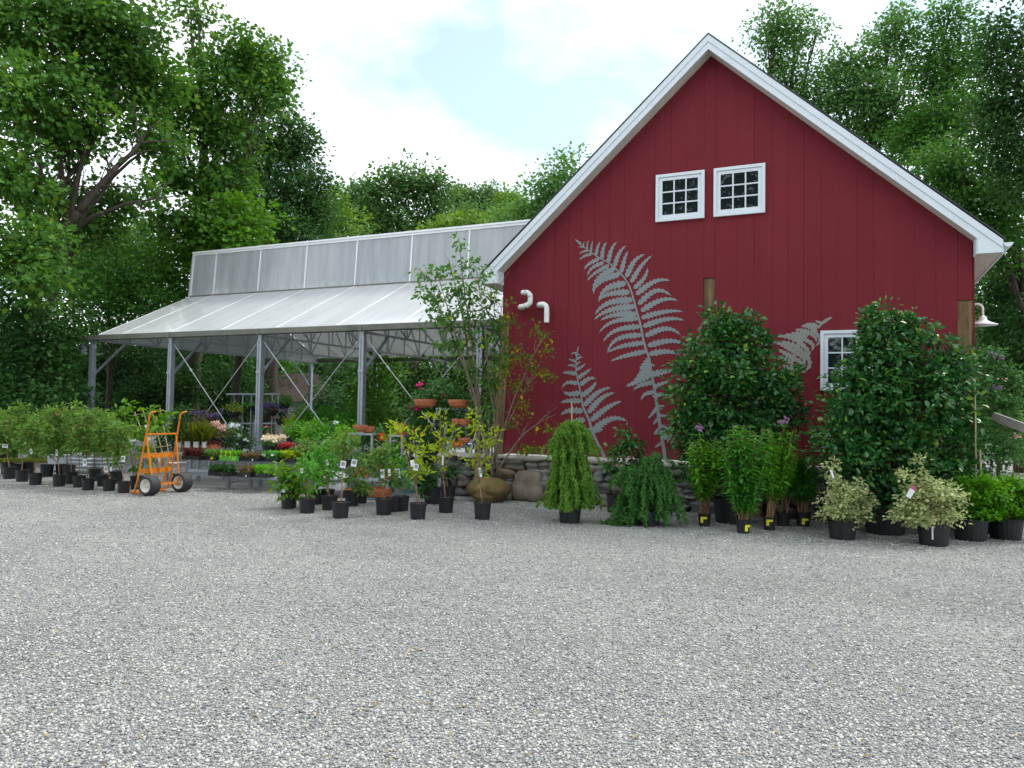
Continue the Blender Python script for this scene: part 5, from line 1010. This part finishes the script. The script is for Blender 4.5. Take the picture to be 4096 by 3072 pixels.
# ---------------------------------------------------------------- front pots
GF = 'young trees in black pots before the benches'
front = [
 (1147,2037,66,62,'sapl2',[(1150,1930,60,45),(1120,1880,40,40),(1180,1890,45,45),(1200,1950,40,50)],3,[(1136,1958,12,24,False)],'round leafy bush in the leftmost pot of the front group'),
 (1221,2055,66,58,'phlox',[(1235,1880,55,50),(1215,1830,35,40),(1250,1930,30,35)],1,[(1207,1883,10,18)],'young tree in the second front pot with its tag against the foliage'),
 (1257,2019,58,56,'sapl',[(1270,1870,50,50),(1290,1920,35,40)],1,[(1243,1950,14,24,False)],'young tree set back with a blank greenish tag low on it'),
 (1311,2042,66,58,'phlox',[(1300,1830,60,55),(1320,1890,40,45),(1280,1780,40,40)],1,[(1308,1850,10,22)],'slim young tree whose crown hides the canopy can lid'),
 (1302,2016,58,56,'sapl',[(1330,1780,45,50)],1,[],'dark-potted sapling tucked behind the slim young tree'),
 (1355,2075,70,64,'sapl',[(1380,1800,35,40),(1400,1750,40,45),(1355,1760,35,40)],1,[(1372,1858,22,28),(1416,1852,22,28)],'front young tree with a bare thin stem and two loose white tags'),
 (1402,2026,58,60,'sapl',[(1410,1900,35,40),(1440,1950,35,35)],1,[],'low leafy sapling right of the galvanised can'),
 (1438,2015,54,56,'rosel',[(1460,1940,45,40),(1450,1870,40,40)],2,[],'small pale-leaved shrub right of the can in a dark pot'),
 (1530,2062,68,62,'sapl',[(1530,1810,45,55),(1550,1880,40,45),(1500,1860,40,45)],1,[(1530,1895,15,34),(1557,1890,10,28,False)],'young tree with a blurred grey-green tag and a white strip tag'),
 (1602,2046,62,58,'phlox',[(1590,1860,45,50),(1620,1920,40,40)],1,[(1590,1894,20,38)],'young tree bearing a tall picture tag in the middle of the front group'),
 (1568,2050,60,58,'under',[(1575,1930,40,40)],2,[],'dark low bush behind the picture-tagged tree'),
 (1725,2018,70,66,'under',[(1720,1900,60,60),(1700,1960,40,40)],3,[],'dark bush in the shadow between the two yellow-leaved trees'),
 (1790,2006,60,60,'under',[(1800,1880,45,50)],2,[],'dim bush in a black pot behind the second yellow-leaved tree'),
]
for (bx, by, pw, ph, kind, bl, st, tg, lab) in front: potted(lab, bx, by, pw, ph, kind, bl, st, tg, GF, 'potted_tree', 'potted tree')
GY = 'yellow-leaved saplings in black pots'
potted('yellow-leaved sapling with two pale tags, leftmost of its kind', 1668, 2080, 68, 64, 'gold', [(1650,1760,40,60),(1690,1810,45,50),(1665,1870,45,45),(1610,1720,35,35),(1580,1700,22,25),(1700,1890,30,25)], 1, [(1650,1853,16,26,False),(1664,1869,18,26)], GY, 'potted_tree', 'potted tree')
potted('yellow-leaved sapling with a white strip tag, between its two like neighbours', 1781, 2053, 64, 62, 'gold', [(1760,1680,30,45),(1715,1690,30,40),(1770,1740,35,45),(1780,1800,40,50),(1810,1730,22,40),(1750,1860,30,40)], 1, [(1771,1842,6,38,False)], GY, 'potted_tree', 'potted tree')
potted('tall yellow-leaved sapling before the root ball, rightmost of its kind', 1928, 2081, 70, 68, 'gold', [(1900,1655,24,32),(1915,1720,40,40),(1930,1770,45,40),(1925,1825,45,35),(1970,1720,22,50),(1890,1840,35,30),(1925,1885,30,25)], 1, [(1921,1890,9,36)], GY, 'potted_tree', 'potted tree')
# bark-balled clump birch in front of the barn corner
Pb = G(1957, 2012); Db = depth(Pb)+.25; bt = thing('balled_birch', Pb, 'tall multi-stemmed birch with a mossy burlap root ball before the barn corner', 'tree')
t = MB(); rock(t, at(1957, 1957, Db), (82*Db/FPX, 75*Db/FPX, 50*Db/FPX), 77, .10, 1, 30, 20, 2.2); t.build('root_ball', M['burlap'], bt, smooth=True)
t = MB(); t.lathe(gpt(1957, Db), [(.20, 0), (.26, .10), (.25, .2)], 18); t.build('ball_base', M['burlap'], bt)
R_ = np.random.default_rng(404); t = MB(); foot = at(1962, 1905, Db); tops = [(1835,945,.0),(1700,1060,.2),(1745,1080,-.1),(1795,1030,.1),(1905,1070,-.2),(2010,1190,.1),(2190,1330,-.3),(2150,1500,-.2),(2220,1660,-.4),(1975,1120,.2)]
tracks = []
for k, (x, y, dd) in enumerate(tops):
    P0 = foot+np.array([R_.uniform(-.12, .12), R_.uniform(-.1, .1), 0]); P1 = at(x, y, Db+dd); P = limb(t, R_, P0, P1, .028 if k < 5 else .020, .004, 14, .03 if x < 2100 else .12, .02, 7); tracks.append(P)
    for j in range(7): q = P[R_.integers(5, 13)]; limb(t, R_, q, q+np.array([R_.uniform(-.35, .35), R_.uniform(-.3, .3), R_.uniform(.1, .45)]), .007, .002, 6, .02, .05, 4)
t.build('stems', M['barkb'], bt, smooth=True)
gb_ = [(1838,965,22,35),(1860,1040,40,45),(1765,1080,30,45),(1700,1090,28,40),(1800,1070,25,45),(1735,1180,70,60),(1840,1160,80,60),(1920,1110,45,50),(1950,1180,50,50),(1780,1270,85,55),(1890,1260,80,60),(1990,1290,35,60),(1960,1360,60,60),(1850,1370,70,50),(1900,1470,60,60),(1780,1380,50,40),(2010,1420,30,80),(1960,1540,45,70),(1930,1640,45,70)]
def spray(bl, D, lm, dens, seed, parent, nm, leaf=.085, cr=.16, lpc=7):
    leaves_obj(nm, crown(np.random.default_rng(seed), blobs3([blob(*b, D) for b in bl]), dens, lpc, cr, leaf, 'oval', asp=.62, shell=1.6, up=.45, droop=.45), M[lm], parent)
spray(gb_, Db, 'birch', 26, 405, bt, 'foliage')
spray([(2030,1270,22,90),(2020,1480,26,110),(2090,1400,30,40),(2150,1310,18,50),(2180,1390,30,45),(2130,1470,45,40),(2195,1500,25,35),(2080,1540,40,40),(2100,1620,35,35),(2190,1700,45,18),(2060,1700,25,30),(2110,1790,55,12)], Db-.1, 'birchy', 34, 406, bt, 'turning_foliage', leaf=.07)
t = MB(); 
for k in range(3): t.tube([foot+np.array([.06*k-.05, -.12, .02]), foot+np.array([.06*k-.02, -.14, -.06]), foot+np.array([.05*k-.04, -.2, -.14])], .004, 5)
t.build('tie', M['hose'], bt)
# ---------------------------------------------------------------- conifers
def strands(R, top, n, reach, drop, D, step=.045, nl=.05, ground=.24, lift=.08, nper=4, wn=.22):
    Ps, Ts = [], []
    tr_ = MB()
    for k in range(n):
        a = R.uniform(0, 2*math.pi); h0 = R.uniform(.0, 1)**1.3; s0 = top-Z*h0*drop*.6+np.array([math.cos(a), math.sin(a), 0])*.02; L = reach*R.uniform(.3, 1.3)*(1.-.25*math.cos(h0*3)); f = drop*R.uniform(.3, .75)
        out = np.array([math.cos(a), math.sin(a), 0]); m = int((L+f)/step)+2; tt = np.linspace(0, 1, m)[:, None]
        P = s0+out*L*(1-(1-tt)**1.9)+Z*(lift*np.sin(math.pi*np.minimum(tt*2, 1))-f*tt**1.7); P += np.cumsum(R.normal(size=P.shape), 0)*.0055; P[:, 2] = np.maximum(P[:, 2], ground)
        tr_.tube(P, np.linspace(.006, .002, m), 4, cap=False); T = np.gradient(P, axis=0)
        for q in range(nper): Ps.append(P[1:]); Ts.append(unit(T[1:])*.55+R.normal(size=(m-1, 3))*.55-Z*.15)
    Ps = np.concatenate(Ps); Ts = np.concatenate(Ts); N_ = len(Ps)
    return tr_, leaf_arrays(Ps+R.normal(size=Ps.shape)*.006, Ts, R.normal(size=(N_, 3))+Z*.6, nl*R.uniform(.6, 1.3, N_), nl*wn*R.uniform(.8, 1.3, N_), 'lance')
def conifer(label, bx, by, pw, ph, ty, reach, n, lm, name, seed, stake=None, topx=None, extra=(), nl=.05, nper=4, step=.045, wn=.22, ground=.24):
    P = G(bx, by); D = depth(P); P = P+FWH*pw*D/FPX*.42; D = depth(P); t = thing(name, P, label, 'conifer'); w_, h_ = pw*D/FPX, ph*D/FPX; pot(P, w_, h_, t); R = np.random.default_rng(seed)
    top = at(topx or bx, ty, D); tb = MB(); limb(tb, R, P+Z*h_*.8, top, .022, .008, 9, 0, .03, 8); tr_, lv = strands(R, top, n, reach, top[2]-h_*.6, D, nl=nl, nper=nper, step=step, wn=wn, ground=ground); parts = [lv]
    for (x, y, rc, dp, k) in extra:
        q = at(x, y, D); limb(tb, R, P+Z*h_*.9+(q-P)*np.array([.2, .2, 0]), q, .012, .005, 7, .04, .03, 6); tr2, l2 = strands(R, q, k, rc, dp, D, nl=nl, nper=nper, step=step, wn=wn, ground=ground); parts.append(l2); tr_.raw(np.concatenate(tr2.V), tr2.F)
    tb.build('trunk', M['bark'], t, smooth=True); tr_.build('branches', M['barkd'], t); leaves_obj('needles', parts, M[lm], t)
    if stake: s_ = MB(); s_.tube([P+Z*h_*.9+RTH*.03, at(stake[0], stake[1], D)], .010, 8); s_.build('stake', M['bamboo'], t)
    return t
conifer('weeping conifer cascading over its pot, tied to a bare white stake', 2282, 2095, 95, 84, 1700, .28, 90, 'weep', 'weeping_conifer', 601, stake=(2287, 1607), extra=[(2240,1740,.15,.28,34),(2330,1745,.17,.28,38),(2300,1705,.2,.2,30),(2300,1860,.2,.4,34),(2270,1880,.2,.35,26),(2235,1960,.16,.2,20),(2345,1960,.16,.22,20),(2225,2010,.14,.14,12)], nl=.05, nper=8, step=.028, wn=.26)
conifer('dark drooping spruce hanging down to the gravel over its pot', 2600, 2108, 100, 60, 1850, .34, 56, 'spruce', 'drooping_spruce', 602, topx=2600, extra=[(2625,1835,.16,.25,18),(2510,1890,.2,.25,30),(2650,1890,.2,.4,34),(2590,1940,.24,.3,30),(2515,1990,.2,.25,24),(2490,2085,.14,.08,16),(2670,1960,.14,.35,18),(2620,2030,.2,.2,14),(2500,2030,.2,.3,22),(2550,2000,.16,.35,20)], ground=.03, nl=.05, nper=7, step=.028, wn=.26)
potted('small glossy camellia in a pot close to the wall between the two conifers', 2462, 2052, 66, 70, 'camel', [(2500,1720,35,35),(2520,1770,45,40),(2480,1800,45,40),(2450,1860,40,40),(2540,1850,45,45),(2490,1900,55,45),(2560,1790,25,25)], 2, [], None, 'potted_camellia', flowers=('blush', [(2522,1828,4,3),(2478,1860,3,3)]))
# ---------------------------------------------------------------- large hollies
def holly(label, bx, by, bl, seed, lm='holly', leaf=.092, dens=54, lpc=12, cr=.17, extra=None):
    P = on_v(bx, by, -1.15); P[2] = 0; D = depth(P); t = thing('holly_shrub', P, label, 'shrub', 'tall evergreen shrubs before the barn'); R = np.random.default_rng(seed); w_ = .58
    pot(P, w_, .36, t); tb = MB(); bb = [blob(x, y, rx, ry, D+R.uniform(-.12, .12), .8) for (x, y, rx, ry) in bl]
    for q in bb: limb(tb, R, P+Z*.3, q[0], .022, .006, 9, .03, .04, 6)
    tb.build('trunk', M['barkd'], t, smooth=True); sp_ = []
    for q in bb:
        for k in range(3):
            d_ = unit(R.normal(size=3)); d_[2] = abs(d_[2])*.8; rr = R.uniform(.05, .11); sp_.append((q[0]+d_*np.array([q[1], q[1]*.8, q[2]])*R.uniform(1., 1.22), (rr, rr, rr*1.6)))
    leaves_obj('foliage', crown(R, blobs3(bb), dens*.42, lpc*2+4, .26, leaf, 'oval', asp=.55, shell=2.2, up=.7, droop=.15)+crown(R, sp_, 40, 10, .09, leaf*.9, 'oval', asp=.5, up=.5, droop=-.1), M[lm], t); return t
holly('broad glossy holly with a rounded top before the middle barn post', 2930, 2040, [(2870,1290,60,45),(2960,1290,60,45),(2840,1370,70,60),(2950,1380,100,70),(3015,1400,55,65),(2800,1470,75,75),(2910,1480,110,80),(3040,1500,110,80),(2760,1580,80,80),(2870,1600,110,90),(3020,1620,130,90),(3120,1560,70,70),(2760,1700,80,80),(2880,1730,110,90),(3020,1750,130,90),(3150,1680,50,60),(2800,1830,80,90),(2930,1880,110,90),(3070,1870,100,90)], 701)
holly('largest holly, with a narrow peak, hiding most of the low window', 3540, 2062, [(3545,1265,40,28),(3495,1310,34,40),(3600,1320,36,45),(3540,1360,70,45),(3640,1290,8,30),(3715,1330,10,20),(3475,1400,45,55),(3560,1430,100,65),(3700,1440,70,50),(3800,1480,50,50),(3420,1520,75,70),(3520,1530,120,90),(3680,1530,130,90),(3810,1470,70,90),(3370,1640,85,90),(3490,1660,120,90),(3660,1660,130,90),(3800,1650,90,90),(3360,1770,100,80),(3480,1790,120,90),(3650,1800,130,90),(3800,1800,100,100),(3420,1900,100,70),(3560,1930,120,80),(3710,1930,110,90),(3520,2000,80,50)], 702)
# buddleia and rose by the right corner
potted('loose shrub with lilac and blush flowers at the barn\'s right corner', 3960, 2045, 100, 90, 'rosel', [(3870,1450,70,60),(3960,1420,70,60),(4060,1520,60,70),(4000,1640,80,80),(4070,1690,60,60),(3990,1830,80,60),(3830,1560,70,90),(3940,1560,80,90),(4020,1480,60,60),(3880,1720,80,90),(3970,1740,60,90),(4050,1600,60,60),(3900,1860,80,80),(4040,1790,60,50)], 8, [], None, 'flowering_shrub', 'shrub', flowers=('lilac', [(3985,1418,14,9),(3960,1420,8,6),(4000,1432,7,6),(3990,1550,14,9),(3965,1555,8,6),(3950,1570,8,6)]), D=10.6, over=dict(leaf=.065, dens=80))
potted('blush rose bush at the far right edge', 4070, 0, 70, 60, 'rosel', [(4060,1700,60,50),(4080,1790,50,50),(4040,1640,40,40)], 4, [], None, 'potted_rose', 'rose', flowers=('blush', [(4015,1515,11,7),(4066,1745,10,9)]), D=11.2)
t = MB(); t.bar(on_v(3975, 1665, -.9), on_v(4160, 1735, -1.42), .05, .11); t.bar(on_v(4150, 1740, -1.4), np.array([*on_v(4150, 1740, -1.4)[:2], 0]), .06); tag(t.build('timber_rail', M['greywood'], None, on_v(4030, 1690, -1.1)*np.array([1, 1, 0])), 'weathered grey rail slanting down through the flowering shrub', 'rail')
st_ = MB(); 
for (x, y0, y1, D) in ((3925, 1800, 1920, 10.), (3902, 1530, 1660, 10.2)): st_.tube([at(x, y1, D), at(x-4, y0, D)], .010, 6)
b_ = at(3925, 1920, 10.); st_.tube([b_, np.array([b_[0], b_[1], 0])], .010, 6); b_ = at(3902, 1660, 10.2); st_.tube([b_, np.array([b_[0], b_[1], 0])], .010, 6)
tag(st_.build('cane_stakes', M['bamboo'], None, b_*np.array([1, 1, 0])), 'pair of pale cane stakes in the flowering shrub', 'stake')
# ---------------------------------------------------------------- phlox, variegated shrubs, box
GX = 'tall phlox in small black pots with yellow tape'
def phlox(label, bx, by, pw, ph, lm, stalks, seed, tape=None, fl=None, leaf=.125):
    P = G(bx, by); D = depth(P); P = P+FWH*pw*D/FPX*.42; D = depth(P); t = thing('potted_phlox', P, label, 'phlox', GX); w_, h_ = pw*D/FPX, ph*D/FPX; pt_ = pot(P, w_, h_, t); R = np.random.default_rng(seed); tb = MB(); Ps = []; Ts = []; Ls = []
    for (x, y, bare) in stalks:
        top = at(x, y, D+R.uniform(-.14, .14)); P0 = P+Z*h_*.85+np.array([R.uniform(-.35, .35)*w_, R.uniform(-.35, .35)*w_, 0]); Q = limb(tb, R, P0, top, .006, .003, 16, .0, .015, 5)
        for i in range(int(46*(1-bare))):
            q = bare+(1-bare)*i/(46*(1-bare)); j = q*(15); a = int(min(14, j)); pt = Q[a]+(Q[a+1]-Q[a])*(j-a); an = i*1.57*1.0+R.uniform(-.3, .3)
            for s_ in (0, math.pi):
                d = np.array([math.cos(an+s_), math.sin(an+s_), R.uniform(-.3, .35)]); Ps.append(pt); Ts.append(d); Ls.append(leaf*R.uniform(.6, 1.15)*(1.05-.5*max(0, q-.75)/.25)*(.55+.45*min(1, (q-bare+.05)*6)))
    tb.build('stems', M['barkt'], t); N_ = len(Ps); Ls = np.array(Ls)
    leaves_obj('foliage', [leaf_arrays(np.array(Ps), np.array(Ts)-Z*.25, np.tile(Z, (N_, 1))+R.normal(size=(N_, 3))*.25, Ls, Ls*.40, 'kite')], M[lm], t)
    if fl:
        for (x, y, r) in fl: leaves_obj('flower_head', crown(R, blobs3([blob(x, y, r, r, D)]), 420, 6, .025, .032, 'oval', asp=.95, up=.3, droop=0), M['fl_lilac'], t)
    if tape:
        q = at(tape[0], tape[1], D); s = MB(); x0 = (q-P)@RTH
        for (du, dv, ww, hh, e) in ((.012, .012, .085, .030, .0015), (-.016, -.02, .040, .075, 0)):
            vs = [-hp+(x0+du-ww/2+ww*i/5)/(w_/2) for i in range(6)]; rr = w_/2*1.0+.004+e
            v = [P*np.array([1, 1, 0])+(RTH*math.cos(th)+FWH*math.sin(th))*rr+Z*(q[2]+dv+o) for o in (hh/2, -hh/2) for th in vs]; s.raw(v, [(i, i+1, 7+i, 6+i) for i in range(5)])
        s.build('yellow_tape', M['yellow'], pt_)
    return t
RR = np.random.default_rng(8)
def fan(x0, x1, y0, y1, n, bare): return [(RR.uniform(x0, x1), y0+(y1-y0)*RR.uniform(0, 1)**1.4, bare) for _ in range(n)]
phlox('phlox with one lilac head, its pot nearest the drooping spruce', 2823, 2107, 50, 50, 'phlox2', fan(2755, 2880, 1745, 1870, 22, .30)+[(2797, 1725, .3)], 801, (2806, 2072), [(2796, 1709, 12)])
phlox('tallest and leafiest phlox, in the foremost taped pot', 2980, 2135, 56, 56, 'phlox', fan(2880, 3075, 1690, 1920, 38, .15), 802, (2982, 2104), None, .13)
phlox('dark phlox set behind the tallest one', 2958, 2092, 50, 48, 'phlox', fan(2880, 3030, 1690, 1840, 16, .25), 806, (2955, 2070), None, .12)
phlox('pale green phlox with two lilac heads right of the tallest one', 3085, 2123, 50, 52, 'phlox2', fan(3070, 3185, 1715, 1870, 24, .30)+[(3143, 1690, .3)], 803, (3068, 2083), [(3144, 1679, 11), (3119, 1688, 7)])
phlox('phlox in an untaped pot behind the pale green one', 3140, 2106, 52, 54, 'phlox2', fan(3100, 3220, 1760, 1880, 12, .36), 804)
phlox('shortest phlox, nearest the variegated shrubs', 3222, 2107, 56, 56, 'phlox', fan(3170, 3270, 1800, 1910, 20, .33), 805, (3208, 2078))
GV = 'variegated shrubs in black pots'
potted('smaller variegated shrub with an upright shoot, right of the phlox', 3390, 2162, 112, 72, 'varieg', [(3390,1960,75,60),(3340,2010,70,55),(3440,2000,55,60),(3390,2060,90,45),(3325,1870,35,45),(3320,1930,35,35),(3440,1930,30,30),(3295,2070,35,18)], 6, [(3329,1896,8,34,False)], GV, 'variegated_shrub', 'shrub')
v2 = potted('largest variegated shrub with a pink-topped tag and a tall centre shoot', 3764, 2188, 124, 92, 'varieg', [(3720,1960,90,60),(3640,1990,60,70),(3790,1990,70,70),(3680,2060,110,50),(3800,2060,60,40),(3680,1840,32,28),(3680,1890,18,40),(3620,1900,40,35),(3590,2060,40,30)], 7, [], GV, 'variegated_shrub', 'shrub')
Dv = depth(WL[v2.name])-.45; t = MB(); c_ = at(3645, 1968, Dv); ax = at(3658, 1947, Dv)-c_; ax /= np.linalg.norm(ax); sx = np.cross(ax, FWH); t.prism([c_+ax*i*.075+sx*j*.032 for i, j in ((-1,-1),(-1,1),(1,1),(1,-1))], FWH*.003); tg_ = t.build('hanging_tag', M['tagw'], v2)
t = MB(); t.prism([c_+ax*i*.075+sx*j*.0325-FWH*.001 for i, j in ((.45,-1),(.45,1),(1.01,1),(1.01,-1))], FWH*.005); t.build('tag_band', M['tagpink'], tg_)
pc = WL[v2.name]; rr = 124*depth(pc)/FPX/2; t = MB(); vs = [-hp+(-.62+.1*i/3) for i in range(4)]; v = [pc*np.array([1, 1, 0])+(RTH*math.cos(th)+FWH*math.sin(th))*(rr*(.93+.05*(z_/.25))+.006)+Z*z_ for z_ in (.09, .25) for th in vs]; t.raw(v, [(i, i+1, 5+i, 4+i) for i in range(3)]); t.build('price_label', M['tagw'], v2)
GBX = 'bright boxwoods in black pots at the right edge'
potted('bright boxwood right of the largest variegated shrub', 3915, 2168, 128, 86, 'box', [(3890,1950,90,60),(3950,1960,90,70),(3860,2010,60,60),(3920,2040,100,55),(3990,2020,70,60),(3840,1930,45,40)], 7, [], GBX, 'potted_boxwood', 'shrub')
potted('bright boxwood cut by the right edge of the photo', 4058, 2163, 128, 84, 'box', [(4040,1940,80,60),(4090,1960,90,70),(4030,2010,70,60),(4100,2040,90,50)], 7, [], GBX, 'potted_boxwood', 'shrub')
# hose by the wall, twigs on the gravel
t = MB(); t.tube([G(1450, 2001)+Z*.02, G(1480, 1999)+Z*.02, G(1560, 2003)+Z*.02, G(1640, 1985)+Z*.1, at(1720, 1940, 13.2), at(1790, 1880, 13.6), gpt(1800, 14.2)+Z*.02], .011, 7); tag(t.build('garden_hose', M['hose'], None, G(1560, 2003)), 'thin teal garden hose trailing between the pots', 'hose')
for (x0, y0, x1, y1, x2, y2, lab) in ((1618, 2632, 1640, 2612, 1690, 2605, 'pale curved twig lying alone on the open gravel'), (2895, 2115, 2920, 2092, 2955, 2096, 'thin dry stalk arching over the gravel before the taped pots')):
    t = MB(); a, b, c_ = G(x0, y0), G(x1, y1), G(x2, y2); t.tube([a+Z*.006, a*.5+b*.5+Z*.02, b+Z*.03, b*.4+c_*.6+Z*.028, c_+Z*.008], .0042, 6); tag(t.build('dry_twig', M['bamboo'], None, a), lab, 'twig')
# ---------------------------------------------------------------- loose stones of the gravel near the camera
R_ = np.random.default_rng(31)
ico = np.array([(0,0,1),(.894,0,.447),(.276,.851,.447),(-.724,.526,.447),(-.724,-.526,.447),(.276,-.851,.447),(.724,.526,-.447),(-.276,.851,-.447),(-.894,0,-.447),(-.276,-.851,-.447),(.724,-.526,-.447),(0,0,-1)])
icf = np.array([(0,1,2),(0,2,3),(0,3,4),(0,4,5),(0,5,1),(1,6,2),(2,7,3),(3,8,4),(4,9,5),(5,10,1),(6,7,2),(7,8,3),(8,9,4),(9,10,5),(10,6,1),(11,7,6),(11,8,7),(11,9,8),(11,10,9),(11,6,10)])
def pebbles(n, near, far_):
    q = R_.uniform(0, 1, n); Dd = near*(far_/near)**(q**1.25); lat = R_.uniform(-.74, .74, n)*(Dd+.4); P = CAM*np.array([1, 1, 0])+FWH*Dd[:, None]+RTH*lat[:, None]
    sz = R_.uniform(.004, .0085, n)*(1+.15*Dd/5); sc = np.stack([sz*R_.uniform(.8, 1.4, n), sz*R_.uniform(.8, 1.3, n), sz*R_.uniform(.5, .8, n)], 1); a = R_.uniform(0, 6.3, n); jit = 1+R_.uniform(-.18, .18, (n, 12, 1))
    v = ico[None]*jit*sc[:, None]; x = v[..., 0]*np.cos(a)[:, None]-v[..., 1]*np.sin(a)[:, None]; y = v[..., 0]*np.sin(a)[:, None]+v[..., 1]*np.cos(a)[:, None]; v = np.stack([x, y, v[..., 2]], -1); v += P[:, None]; v[..., 2] += (sz*R_.uniform(-.1, .5, n))[:, None]
    return v.reshape(-1, 3), (icf[None]+(np.arange(n)*12)[:, None, None]).reshape(-1, 3)
V, F = pebbles(150000, 2.8, 15.)
tag(mesh_obj('gravel_stones', V, F, M['pebble'], None, (0, 0, 0)), kind='stuff')
# ---------------------------------------------------------------- dry leaf litter and crumbs strewn over the yard
R_ = np.random.default_rng(61); n = 420
Dd = 3.2*(13.5/3.2)**R_.uniform(0, 1, n); P = CAM*np.array([1, 1, 0])+FWH*Dd[:, None]+RTH*(R_.uniform(-.72, .72, n)*Dd)[:, None]+Z*R_.uniform(.008, .018, n)[:, None]
k = 260; Pw = np.stack([R_.uniform(-1., 7.5, k), R_.uniform(-1.1, -.4, k), R_.uniform(.006, .02, k)], 1); P = np.concatenate([P, Pw]); n = len(P)
V, F = merge([leaf_arrays(P, R_.normal(size=(n, 3))*np.array([1, 1, .15]), R_.normal(size=(n, 3))*.25+Z, R_.uniform(.015, .05, n), R_.uniform(.006, .022, n), 'kite')])
M['litter'] = leafmat('dry_leaf_litter', (.10, .06, .03), (.34, .24, .12), trans=.1, clump=2.)
tag(mesh_obj('leaf_litter', V, F, M['litter'], None, (0, 0, 0)), kind='stuff')
